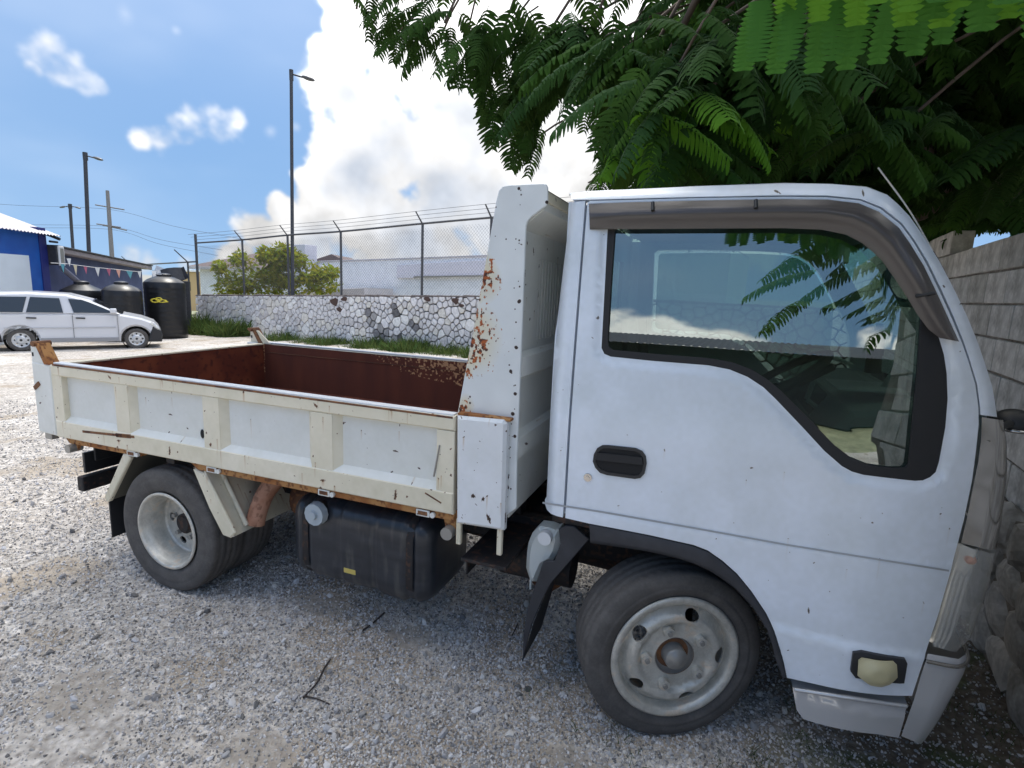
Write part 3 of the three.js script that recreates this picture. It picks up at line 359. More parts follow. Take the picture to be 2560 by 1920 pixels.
// ------------------------------------------------------------------ the truck's cab
{
  const T = truck, cab = group('cab', T);
  const zc = (x, y) => -0.02 - 0.062 * Math.pow(clamp((y - 1.2) / 0.8, 0, 1.4), 1.25) - 0.13 * Math.pow(clamp((x - 0.5) / 0.4, 0, 2), 2) + 0.012 * sst(0.632, 0.6, y + 0.03 * x) + 0.004 * sst(0.892, 0.875, y + (0.0 - 0.02 * (x + 0.52)));
  const onCab = (u, v, off = 0) => { let p = onZ(u, v, -0.03); for (let k = 0; k < 6; k++) p = onZ(u, v, zc(p.x, p.y) + off); return p; };
  const xy = (L, off) => L.map(([u, v]) => { const p = onCab(u, v, off); return [p.x, p.y]; });
  const z5 = (x, y) => [(1300 + x / 2.765) * 0.8641, (1040 + y / 2.765) * 0.8641];
  // --- driver's door
  const doorTop = [[1269, 437], [1275, 434], [1500, 428], [1693, 425], [1787, 426], [1858, 433], [1902, 451], [1925, 469], [1946, 486], [1972, 521], [2001, 570], [2029, 628], [2055, 685], [2078, 741]];
  const doorFront = [[2092, 781], [2107, 831], [2113.5, 880], [2114, 917], [2108, 974], [2099, 1042], [2082, 1123], [2069, 1173], [2052, 1239], [2028, 1323], [2003, 1398], [1992, 1436], [1970, 1503]];
  const arch = [[1700, 1464], [1693, 1430], [1686, 1405], [1673, 1364], [1654.5, 1323.6], [1623, 1276.7], [1592, 1239], [1560.6, 1211], [1529, 1189], [1498, 1177], [1461, 1169], [1404, 1156], [1342, 1144], [1273, 1131]];
  const doorPx = [...doorTop, ...doorFront, ...arch, [1221, 1119]];
  const winHole = [[1312, 480], [1325, 470], [1500, 466], [1700, 466], [1800, 470], [1855, 482], [1900, 508], [1935, 548], [1970, 610], [2000, 670], [2031, 730], [2042, 767], [2048, 808], [2050, 864], [2045, 925], [2031, 1000], [2024, 1022], [2012, 1033], [1996, 1040], [1979, 1041], [1923, 1035], [1867, 1028], [1842, 1021], [1820, 1009], [1782, 976], [1735, 925], [1677, 864], [1650, 838], [1615, 815], [1576, 799], [1530, 790], [1405, 780], [1318, 771], [1304, 765], [1298, 752], [1305, 620]];
  const winIn = [[1327, 490], [1336, 482], [1500, 476], [1700, 476], [1800, 480], [1850, 492], [1890, 515], [1925, 555], [1960, 612], [1985, 655], [1994, 684], [1986, 800], [1976, 900], [1966, 1006], [1958, 1014], [1930, 1015], [1880, 1008], [1840, 992], [1803, 963], [1745, 903], [1690, 848], [1662, 824], [1625, 800], [1582, 784], [1530, 775], [1405, 765], [1322, 757], [1313, 750], [1311, 738], [1318, 620]];
  const hole = xy(winHole), segD = (x, y) => { let m = 9; for (let i = 0; i < hole.length; i++) { const a = hole[i], b = hole[(i + 1) % hole.length], dx = b[0] - a[0], dy = b[1] - a[1], t = clamp(((x - a[0]) * dx + (y - a[1]) * dy) / (dx * dx + dy * dy)), d = Math.hypot(x - a[0] - dx * t, y - a[1] - dy * t); if (d < m) m = d; } return m; };
  const zd = (x, y) => zc(x, y) - 0.011 * sst(0.034, 0.006, segD(x, y)); // the pressing dips towards the window opening
  const door = part('door', [panel(xy(doorPx), [xy(winHole)], 0.028, zd, 0.022)], M.cabWhite, cab);
  const inn = xy(winIn), zw = (x, y) => zc(x, y) - 0.013;
  part('window_frame', [panel(hole, [inn], 0.02, (x, y) => zw(x, y) + 0.002, 0.04)], M.blackSoft, door);
  part('window_glass', [panel(inn, [], 0.0002, (x, y) => zw(x, y) - 0.012, 0.2)].map(g => { // one thin pane
    const p = g.attributes.position; return g; }), M.glass, door);
  // crease along the door, lamp frame, handle, lock
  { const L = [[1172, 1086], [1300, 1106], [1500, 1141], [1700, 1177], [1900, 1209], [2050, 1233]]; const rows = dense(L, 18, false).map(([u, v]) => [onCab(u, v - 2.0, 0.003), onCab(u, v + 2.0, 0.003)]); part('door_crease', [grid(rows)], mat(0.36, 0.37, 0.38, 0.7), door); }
  { const o = [[505, 310], [512, 262], [535, 220], [570, 200], [610, 200], [800, 220], [845, 240], [870, 275], [876, 325], [862, 395], [835, 425], [795, 432], [600, 405], [555, 390], [522, 355]].map(a => z5(...a)), i = [[522, 312], [530, 270], [550, 236], [580, 220], [615, 220], [795, 240], [830, 256], [850, 285], [856, 325], [845, 380], [822, 404], [790, 410], [605, 385], [565, 370], [538, 345]].map(a => z5(...a));
    const h = part('door_handle', [panel(xy(o), [xy(i)], 0.012, (x, y) => zc(x, y) + 0.006, 0.03)], M.blackPlastic, door);
    part('recess', [panel(xy(i), [], 0.004, (x, y) => zc(x, y) + 0.0015, 0.03)], M.dark, h);
    const g = [[535, 250], [845, 282], [852, 335], [528, 300]].map(a => z5(...a)); part('grip', [panel(xy(g), [], 0.006, (x, y) => zc(x, y) + 0.009, 0.04)], M.blackSoft, h);
    const k = onCab(1270, 1031); part('lock', [cyl([k.x, k.y, k.z - 0.004], [k.x, k.y, k.z + 0.006], 0.0165, 0.015, 20), cyl([k.x, k.y, k.z + 0.005], [k.x, k.y, k.z + 0.01], 0.008, 0.007, 12)], M.chrome, door); }
  { const f = [[1843, 1410], [1862, 1407.5], [1955.6, 1424], [1960, 1433], [1953, 1475.5], [1943, 1476], [1848, 1464], [1837.5, 1450]], l = [[1855, 1428], [1862, 1423], [1930, 1430], [1938, 1438], [1939, 1464], [1922, 1479], [1904, 1485], [1880, 1481], [1853, 1461]];
    const s = part('side_lamp', [panel(xy(f, 0.01), [], 0.02, (x, y) => zc(x, y) + 0.012, 0.05)], M.blackPlastic, cab); const c = xy(l, 0.02), cx = c.reduce((a, p) => a + p[0], 0) / c.length, cy = c.reduce((a, p) => a + p[1], 0) / c.length;
    part('amber_lens', [panel(c, [], 0.003, (x, y) => zc(x, y) + 0.016 + 0.022 * sst(0.07, 0.02, Math.hypot(x - cx, (y - cy) * 1.2)), 0.012)], M.amber, s); }
  // --- smoked wind deflector over the window
  { const outer = [[1272, 440], [1350, 437], [1500, 433], [1693, 430], [1787, 431], [1855, 439], [1898, 457], [1921, 475], [1942, 492], [1966, 526], [1996, 575], [2024, 633], [2050, 690], [2072, 738]], inner = [[1274, 496], [1352, 495], [1500, 494], [1690, 493], [1775, 496], [1828, 507], [1862, 525], [1884, 543], [1905, 563], [1930, 598], [1958, 640], [1982, 680], [2006, 712], [2030, 730]];
    const bulge = [0.006, 0.022, 0.034, 0.034, 0.024, 0.014, 0.010];
    const dv = part('wind_deflector', [grid(outer.map((o, k) => bulge.map((b, j) => { const t = j / 6, u = mix(o[0], inner[k][0], t), v = mix(o[1], inner[k][1], t), e = k === 0 ? 0.25 : 1; return onCab(u, v, 0.004 + b * e); })))], M.visor, cab);
    for (const [a, b] of [[[1410, 437], [1410, 455]], [[1633, 432], [1633, 450]], [[1978, 640], [2020, 633]]]) part('clip', [tube([onCab(...a, 0.03), onCab(...b, 0.043)], 0.006, 2, 6)], M.blackPlastic, dv); }
  // --- rear corner pillar
  part('rear_pillar', [panel(xy([[1234, 436], [1264, 434], [1215.5, 1118], [1176, 1108], [1168, 1103], [1167, 1091], [1172, 1082], [1189, 726], [1200, 655], [1222, 510]]), [], 0.02, (x, y) => zc(x, y) - 0.06 * Math.pow(clamp((-0.47 - x) / 0.06), 2), 0.03)], M.cabWhite, cab);
  part('door_jamb', [panel(xy([[1256, 440], [1277, 440], [1229, 1116], [1208, 1116]]), [], 0.004, (x, y) => zc(x, y) - 0.034, 0.1)], M.cabWhite, cab);
  // --- roof edge and windscreen pillar, roof, windscreen
  const G = [[1237, 431], [1275, 431], [1500, 425], [1693, 421.5], [1787, 422], [1858, 429], [1904, 447], [1928, 465], [1949, 482], [1975, 517], [2005, 566], [2033, 624], [2059, 681], [2082, 738], [2096, 780], [2111, 830], [2117.5, 880], [2118, 896]];
  const Rr = [[1230, 423], [1275, 413.5], [1500, 402], [1693, 395], [1796, 397], [1872, 403], [1916, 420], [1938, 439], [1960, 468], [1988, 512], [2023, 569], [2056, 628], [2083, 681], [2107, 738], [2122, 780], [2139, 830], [2150, 880], [2153.5, 896]];
  const cols = G.map((g, k) => { const a = onCab(...g), t = sst(6, 11, k), b = onZ(...Rr[k], mix(-0.2, -0.17, t)), m = a.clone().lerp(b, 0.45); m.z += 0.028; m.y += 0.012 * (1 - t); m.x += 0.012 * t; return [a, m, b]; });
  const edge = grid(cols); part('roof_edge', [edge, grid(cols.map(c => [c[0], c[0].clone().add(V(0, -0.006, -0.035))]), true)], M.cabWhite, cab); part('roof_edge', [mirrorZ(edge, ZM)], M.cabWhite, cab);
  const mir = p => V(p.x, p.y, 2 * ZM - p.z);
  part('roof', [grid(cols.slice(0, 9).map(c => { const b = c[2], q = V(b.x, b.y + 0.03, -0.45), m = V(b.x, b.y + 0.04, ZM); return [b, q, m, mir(q), mir(b)]; }))], M.cabWhite, cab);
  part('windscreen', [grid(cols.slice(8).map(c => { const b = c[2].clone().add(V(-0.004, 0, -0.02)), q = V(b.x + 0.06, b.y, -0.45), m = V(b.x + 0.085, b.y, ZM); return [b, q, m, mir(q), mir(b)]; }))], M.glassClear, cab);
  part('roof_lining', [grid(cols.slice(1, 9).map(c => { const b = c[0]; return [V(b.x, b.y - 0.03, b.z - 0.03), V(b.x, b.y - 0.005, ZM), V(b.x, b.y - 0.03, 2 * ZM - b.z + 0.03)]; }))], M.vinylGrey, cab);
  // --- front: corner panels, grille panel, headlamps, bumper
  const band = (rows, zB, m, name, far = true) => { const L = rows.map(([a, b]) => { const A = onCab(...a), B = onZ(...b, zB), m1 = A.clone().lerp(B, 0.5); m1.z += 0.03; m1.x += 0.02; const Cc = V(B.x + 0.022, B.y, zB - 0.16); return [A, A.clone().lerp(m1, 0.6), m1, m1.clone().lerp(B, 0.6).add(V(0.004, 0, 0.004)), B, Cc]; }); const g = grid(L); const o = part(name, [g], m, cab); if (far) part(name, [mirrorZ(g, ZM)], m, cab); return [L, o]; };
  const [cp] = band([[[2121, 901], [2158, 903]], [[2120, 945], [2168, 950]], [[2113, 1000], [2171.6, 1000]], [[2104, 1042], [2171, 1042]], [[2088, 1123], [2163, 1123]], [[2076, 1173], [2152, 1181]]], -0.17, M.chrome, 'corner_panel');
  part('front_panel', [grid(cp.map(r => [r[5], V(r[5].x + 0.03, r[5].y, ZM), mir(r[5])]))], M.cabWhite, cab);
  const hl = [[[2075, 1178], [2150, 1189]], [[2058, 1239], [2139, 1248]], [[2034, 1323], [2115, 1325]], [[2021, 1370], [2098, 1370]], [[2012, 1396], [2070, 1393]]];
  const [hp, ho] = band(hl, -0.17, M.lens, 'headlight');
  part('lamp_bowl', [grid(hp.map(r => r.map((p, j) => p.clone().add(V(-0.035, 0, -0.02 - 0.015 * Math.sin(j * 2.2))))))], mat(0.78, 0.78, 0.76, 0.18, { metalness: 0.85 }), ho);
  for (let k = 0; k < 3; k++) part('lens_flute', [tube(hp.slice(1, 5).map(r => r[0].clone().lerp(r[2], 0.25 + k * 0.16).add(V(-0.006, 0, -0.005))), 0.004, 10, 5)], M.lens, ho);
  { const a = hp[0][1].clone().lerp(hp[1][1], 0.45); part('bulb', [new THREE.SphereGeometry(0.016, 12, 8).translate(a.x - 0.005, a.y, a.z - 0.02)], mat(0.5, 0.2, 0.1, 0.3), ho); }
  part('front_panel', [grid(hp.map(r => [r[5], V(r[5].x + 0.03, r[5].y, ZM), mir(r[5])]))], M.cabWhite, cab);
  const [bp] = band([[[2004, 1412], [2088, 1404]], [[2000, 1428], [2091, 1420]], [[1992, 1450], [2085, 1448]], [[1975, 1510], [2053, 1506]], [[1963, 1543], [2032, 1543]], [[1952, 1575], [2008, 1573]], [[1947, 1590], [1988, 1589]]], -0.17, M.bumper, 'bumper_corner');
  part('bumper', [grid(bp.map(r => [r[5], V(r[5].x + 0.03, r[5].y, ZM), mir(r[5])]))], M.bumper, cab);
  part('bumper_strip', [tube([bp[1][0], bp[1][2], bp[1][4], bp[1][5]], 0.007, 16, 6)], M.chrome, cab);
  // chrome trim and round mirror housing at the front
  { const p = onZ(2190, 912, -0.36); const fm = part('front_mirror', [new THREE.SphereGeometry(0.055, 20, 14, 0, Math.PI * 2, 0, Math.PI * 0.55).scale(1.2, 1, 1).translate(p.x, p.y - 0.01, p.z)], M.blackPlastic, cab); part('rim', [new THREE.TorusGeometry(0.066, 0.006, 6, 28).rotateX(Math.PI / 2).scale(1, 1, 1).translate(p.x, p.y - 0.02, p.z)], M.chrome, fm); part('stalk', [tube([onZ(2130, 955, -0.12), onZ(2142, 925, -0.15), onZ(2160, 922, -0.2), p], 0.012, 10, 6)], M.blackPlastic, fm); }
  // --- entry step and shadow gap under the door
  { const st = xy([[1712, 1485], [1740, 1490], [1960, 1521], [1940, 1590], [1900, 1583], [1760, 1558], [1735, 1550], [1720, 1530]], -0.01); const o = part('entry_step', [panel(st, [], 0.14, (x, y) => zc(x, y) - 0.012 + 0.01 * sst(0.4, 0.36, y), 0.03)], M.bumper, cab);
    part('step_edge', [tube([onCab(1716, 1489, 0.0), onCab(1840, 1508, 0.0), onCab(1958, 1525, 0.0)], 0.007, 12, 6)], M.bumper, o);
    part('sill', [panel(xy([[1702, 1462], [1974, 1501], [1966, 1524], [1706, 1490]]), [], 0.12, (x, y) => zc(x, y) - 0.11, 0.06)], M.cabWhite, cab); }
  // --- front wheel arch trim, liner, mudflap, washer bottle
  { const inn2 = [[1691, 1466], [1684, 1447], [1676, 1427], [1668, 1395], [1657.5, 1361.7], [1626, 1312], [1587, 1270.6], [1560, 1251], [1535, 1234], [1500, 1218], [1470, 1208], [1430, 1198], [1392, 1190], [1275, 1173]];
    const rows = arch.map((a, k) => [onCab(a[0] - 0.5, a[1] + 1.5, -0.004), onCab(mix(a[0], inn2[k][0], 0.12), mix(a[1], inn2[k][1], 0.12), 0.004), onCab(mix(a[0], inn2[k][0], 0.8), mix(a[1], inn2[k][1], 0.8), 0.006), onCab(...inn2[k], 0.002), onCab(...inn2[k], -0.03)]);
    part('arch_trim', [grid(rows, true)], M.fender, cab);
    part('arch_liner', [grid(inn2.map(p => { const a = onCab(...p, -0.02); return [a, V(a.x, a.y + 0.01, -0.6)]; }))], M.blackSoft, cab); 
    const z4 = (x, y) => [(1280 + x / 4.148) * 0.8641, (1280 + y / 4.148) * 0.8641];
    const arm = [[640, 150], [800, 285], [640, 470], [405, 740], [330, 880], [200, 1180], [104, 1556], [120, 1240], [160, 1000], [220, 820], [320, 530], [350, 508], [440, 508], [500, 330], [480, 180], [560, 140]].map(a => { const p = onZ(...z4(...a), -0.07); return [p.x, p.y]; });
    const fl = part('front_mudflap', [extr(arm, -0.082, -0.07, 0.003)], M.fender, T);
    part('flap_sheet', [grid([[800, 285], [640, 470], [405, 740], [330, 890], [230, 1130], [160, 1360], [104, 1556]].map(a => { const p = onZ(...z4(...a), -0.07); return [p, V(p.x + 0.0, p.y, -0.34)]; }))], M.blackSoft, fl);
    const bo = [[160, 330], [200, 230], [270, 160], [380, 175], [440, 200], [480, 190], [500, 300], [470, 420], [420, 510], [330, 560], [250, 740], [195, 735], [165, 690], [135, 590], [145, 420]].map(a => { const p = onZ(...z4(...a), -0.12); return [p.x, p.y]; });
    const wb = part('washer_bottle', [extr(bo, -0.22, -0.115, 0.02)], M.bottle, T);
    const c = onZ(...z4(345, 265), -0.1); part('cap', [cyl([c.x, c.y, -0.12], [c.x, c.y, -0.085], 0.029, 0.028, 24)], M.white, wb); const s = onZ(...z4(185, 765), -0.13); part('spout', [cyl([s.x, s.y - 0.02, -0.14], [s.x, s.y + 0.03, -0.14], 0.005, 0.006, 8)], M.bottle, wb);
    part('cab_underside', [box(-0.5, 0.72, 0.8, 0.83, 2 * ZM + 0.06, -0.08, 0)], M.frameBlack, cab); }
  // --- aerial on the pillar
  { const ae = part('aerial', [tube([onZ(1897, 362, -0.13), onZ(1965, 456, -0.13), onZ(2020, 552, -0.13)], 0.0024, 12, 6)], M.steel, cab); part('aerial_base', [tube([onZ(2008, 546, -0.135), onZ(2031, 588, -0.13), onZ(2052, 632, -0.12)], 0.012, 8, 8)], mat(0.02, 0.006, 0.012, 0.5), ae); }
  // --- far side, back wall, floor, interior
  const fd = part('far_door', [mirrorZ(panel(xy(doorPx), [xy(winHole)], 0.028, zc, 0.08), ZM)], M.cabWhite, cab); part('window_glass', [mirrorZ(panel(inn, [], 0.0002, (x, y) => zw(x, y) - 0.012, 0.3), ZM)], M.glassFar, fd);
  part('far_pillar', [box(-0.53, -0.44, 0.85, 2.02, 2 * ZM + 0.03, 2 * ZM + 0.05)], M.cabWhite, cab);
  const bw = part('back_wall', [box(-0.515, -0.49, 0.86, 1.62, 2 * ZM + 0.12, -0.12, 0), box(-0.515, -0.49, 1.88, 2.03, 2 * ZM + 0.12, -0.12, 0), box(-0.515, -0.49, 1.62, 1.88, -0.36, -0.12, 0), box(-0.515, -0.49, 1.62, 1.88, 2 * ZM + 0.12, -1.24, 0)], M.cabWhite, cab);
  part('rear_window', [box(-0.502, -0.5019, 1.61, 1.89, -1.25, -0.35, 0)], M.glassFar, bw);
  part('cab_floor', [box(-0.49, 0.75, 0.83, 0.88, 2 * ZM + 0.07, -0.07, 0)], M.vinyl, cab);
  for (const z of [-0.36, -0.82, -1.24]) { const s = group('seat', cab); part('cushion', [box(-0.42, 0.12, 1.0, 1.12, z - 0.22, z + 0.22, 0.05, 3)], M.vinyl, s); part('backrest', [tf(box(-0.42, -0.3, 1.1, 1.62, z - 0.2, z + 0.2, 0.05, 3), v => { v.x -= (v.y - 1.1) * 0.12; })], M.vinyl, s); }
  part('back_trim', [box(-0.488, -0.48, 0.88, 1.6, 2 * ZM + 0.12, -0.12, 0)], M.vinyl, cab);
  const da = part('dashboard', [extr([[0.42, 1.22], [0.5, 1.34], [0.68, 1.37], [0.74, 1.36], [0.74, 0.9], [0.56, 0.9], [0.52, 1.1]], 2 * ZM + 0.2, -0.2, 0.02)], M.vinylGrey, cab);
  part('centre_console', [box(0.34, 0.54, 0.95, 1.33, -0.98, -0.62, 0.02)], M.vinyl, da); part('radio', [box(0.325, 0.345, 1.18, 1.28, -0.94, -0.66, 0.004)], M.dark, da); part('console_frame', [box(0.33, 0.342, 1.285, 1.305, -0.97, -0.63, 0.003), box(0.33, 0.342, 1.15, 1.17, -0.97, -0.63, 0.003), box(0.33, 0.342, 1.15, 1.305, -0.645, -0.63, 0.003), box(0.33, 0.342, 1.15, 1.305, -0.97, -0.955, 0.003)], M.vinylPale, da);
  part('document', [box(0.5, 0.72, 1.382, 1.388, -0.6, -0.34, 0).rotateZ(0.02)], M.white, da);
  part('firewall', [box(0.745, 0.765, 0.86, 1.36, 2 * ZM + 0.16, -0.16, 0)], M.vinylGrey, cab);
  { const bar = (L, r, z) => tube(L.map(([u, v]) => onZ(u, v, z)), r, 10, 6), flat = (L, z, m, name) => part(name, [extr(L.map(([u, v]) => { const p = onZ(u, v, z); return [p.x, p.y]; }), z - 0.012, z, 0.003)], m, da);
    part('switch_surround', [bar([[1786, 770], [1762, 815], [1742, 862]], 0.011, -0.62), bar([[1742, 862], [1775, 888], [1806, 905]], 0.011, -0.62), bar([[1786, 770], [1815, 778], [1842, 790]], 0.009, -0.62)], M.vinylPale, da);
    flat([[1852, 925], [1925, 800], [1962, 806], [1955, 880], [1890, 962], [1862, 945]], -0.46, M.vinylGrey, 'instrument_cowl'); flat([[1898, 764], [1990, 812], [1986, 828], [1893, 800]], -0.5, M.white, 'paper_sheet'); flat([[1752, 795], [1764, 783], [1770, 797]], -0.6, M.white, 'hazard_switch');
    const a = onZ(1896, 716, -0.52), b = onZ(1886, 805, -0.52); part('drink_bottle', [cyl(b.toArray(), a.toArray(), 0.03, 0.026, 14), cyl(a.toArray(), a.clone().add(V(0.004, 0.03, 0)).toArray(), 0.012, 0.012, 10)], M.vinyl, da); }
  const sw = part('steering_wheel', [new THREE.TorusGeometry(0.2, 0.016, 10, 40).rotateX(-Math.PI / 2).rotateZ(0.62).translate(0.27, 1.40, -0.38)], M.vinyl, cab);
  part('column', [cyl([0.3, 1.34, -0.4], [0.55, 1.05, -0.4], 0.035), new THREE.SphereGeometry(0.06, 14, 10).scale(1, 0.5, 1).rotateZ(0.62).translate(0.31, 1.345, -0.4), cyl([0.14, 1.25, -0.4], [0.46, 1.47, -0.4], 0.014), cyl([0.3, 1.34, -0.58], [0.3, 1.34, -0.22], 0.014)], M.vinyl, sw);
  part('gear_lever', [cyl([0.2, 0.98, -0.72], [0.3, 1.3, -0.68], 0.014), new THREE.SphereGeometry(0.03, 12, 8).translate(0.3, 1.32, -0.68)], M.vinyl, cab);
  part('interior_mirror', [(() => { const p = onZ(1820, 549, -0.75); return box(-0.012, 0.012, -0.035, 0.035, -0.12, 0.12, 0.01).rotateY(-0.3).translate(p.x, p.y, p.z); })()], M.vinylPale, cab);
  part('grab_handle', [tube([onCab(1985, 590, -0.06), onCab(1925, 585, -0.1), onCab(1912, 610, -0.1), onCab(1935, 650, -0.1), onCab(1995, 655, -0.06)], 0.013, 24, 8)], M.vinylGrey, cab);
  part('door_trim', [mirrorZ(panel(xy(doorPx), [xy(winHole)], 0.03, (x, y) => zc(x, y) - 0.032, 0.1), ZM)], M.vinylPale, cab);
  part('pillar_trim', [mirrorZ(grid(cols.slice(8, 17).map(c => [c[2].clone().add(V(-0.05, 0, -0.03)), c[0].clone().add(V(-0.04, 0, -0.06))])), ZM)], M.vinylPale, cab);
}
// dirt patches worn through the gravel, where the photograph shows them
const PATCH = [[885, 1378, 0.13], [170, 1500, 0.2], [560, 1630, 0.16], [1230, 1645, 0.12], [700, 1305, 0.16]].map(([u, v, r]) => { const p = onY(u, v, 0); return [p.x, p.z, r]; });
// ------------------------------------------------------------------ ground: level under the truck, falling gently to the far left
const sp = t => 0.5 * (t + Math.sqrt(t * t + 0.12));
const gy = (x, z) => -(0.027 * sp(-x - 3.9) + 0.012 * sp(-z - 2.8)) + 0.004;
{
  const X0 = -24, X1 = 8, Z0 = -20, Z1 = 8, N = 2048;
  const coarse = (f, n) => { const A = new Float32Array((n + 1) * (n + 1)); for (let j = 0; j <= n; j++) for (let i = 0; i <= n; i++) A[j * (n + 1) + i] = f(X0 + (X1 - X0) * i / n, Z0 + (Z1 - Z0) * j / n); return (x, z) => { const p = clamp((x - X0) / (X1 - X0)) * (n - 0.001), q = clamp((z - Z0) / (Z1 - Z0)) * (n - 0.001), i = Math.floor(p), j = Math.floor(q), o = j * (n + 1) + i; return mix(mix(A[o], A[o + 1], p - i), mix(A[o + n + 1], A[o + n + 2], p - i), q - j); }; };
  const FA = coarse((x, z) => fbm(x * 0.9, z * 0.9, 1, 4), 256), FB = coarse((x, z) => fbm(x * 2.6 + 9, z * 2.6, 2, 3), 640);
  const spk = (x, y) => { let v = 0; for (const [s, a] of [[1.0, 0.5], [0.47, 0.5]]) v += a * vn(x * s + 3, y * s + 9); return v; };
  const cMap = tex(N, N, (i, j) => {
    const x = X0 + (X1 - X0) * i / N, z = Z0 + (Z1 - Z0) * j / N;
    const a = FA(x, z), b = FB(x, z), s = spk(i, j), s2 = vn(i * 0.8 + 70, j * 0.8);
    let c = [0, 1, 2].map(k => mix([182, 175, 167][k], [206, 200, 192][k], sst(0.35, 0.65, a)));
    const sp1 = (s - 0.5) * 95; c = c.map(v => v + sp1); if (s2 > 0.8) c = c.map(v => v + 16); if (s2 < 0.16) c = c.map(v => v - 46);
    const dirt = sst(0.56, 0.70, b) * 0.7; c = c.map((v, k) => mix(v, [158, 144, 126][k] + sp1 * 0.45, dirt));
    for (const [px, pz, r] of PATCH) { const d = Math.hypot(x - px, (z - pz) * 1.3) / r; if (d < 1.5) { const m = sst(1.15, 0.7, d + (b - 0.5) * 0.9); c = c.map((v, k) => mix(v, [158, 150, 140][k] + sp1 * 0.35, m * 0.8)); } }
    const so = sst(0.25, 1.0, x + (a - 0.5) * 1.6 + 0.18 * (-z)) * sst(2.2, 1.2, z) * sst(-9, -6, z); // soil, litter and moss by the block wall
    if (so > 0) { const moss = sst(0.48, 0.62, fbm(x * 5, z * 5, 6, 3)); c = c.map((v, k) => mix(v, mix([96, 84, 70][k], [70, 82, 46][k], moss * 0.7) + sp1 * 0.5, so * 0.85)); }
    return c;
  });
  cMap.repeat.set(1 / (X1 - X0), 1 / (Z1 - Z0)); cMap.offset.set(-X0 / (X1 - X0), -Z0 / (Z1 - Z0));
  const bN = 512, bf = tile((x, y) => vn(x * 0.14, y * 0.14) * 0.6 + vn(x * 0.33 + 5, y * 0.33) * 0.4, bN); const bMap = tex(bN, bN, (x, y) => { const v = bf(x, y) * 255; return [v, v, v]; }, false); bMap.repeat.set(0.9, 0.9);
  const yard = mat(1, 1, 1, 0.95, { map: cMap, bumpMap: bMap, bumpScale: 0.012 });
  const sheet = (x0, x1, z0, z1, st, dy) => { const g = new THREE.PlaneGeometry(x1 - x0, z1 - z0, Math.round((x1 - x0) / st), Math.round((z1 - z0) / st)).rotateX(-Math.PI / 2).translate((x0 + x1) / 2, 0, (z0 + z1) / 2); const p = g.attributes.position, uv = g.attributes.uv; for (let i = 0; i < p.count; i++) { const x = p.getX(i), z = p.getZ(i); p.setY(i, Math.max(gy(x, z), -3) + dy + (dy === 0 ? 0.018 * (fbm(x * 0.8, z * 0.8, 5, 3) - 0.5) : 0)); uv.setXY(i, x, z); } g.computeVertexNormals(); return g; };
  structure('gravel_yard', [sheet(X0, X1, Z0, Z1, 0.2, 0)], yard, true);
  const gN = 512, gf = tile((x, y) => fbm(x * 0.03, y * 0.03, 3, 5), gN); const gMap = tex(gN, gN, (x, y) => { const v = gf(x, y); return [120 + v * 60, 122 + v * 60, 96 + v * 50]; }); gMap.repeat.set(0.12, 0.12);
  structure('ground', [sheet(-300, 300, -300, 300, 6, -0.06)], mat(1, 1, 1, 0.95, { map: gMap }), true);
}
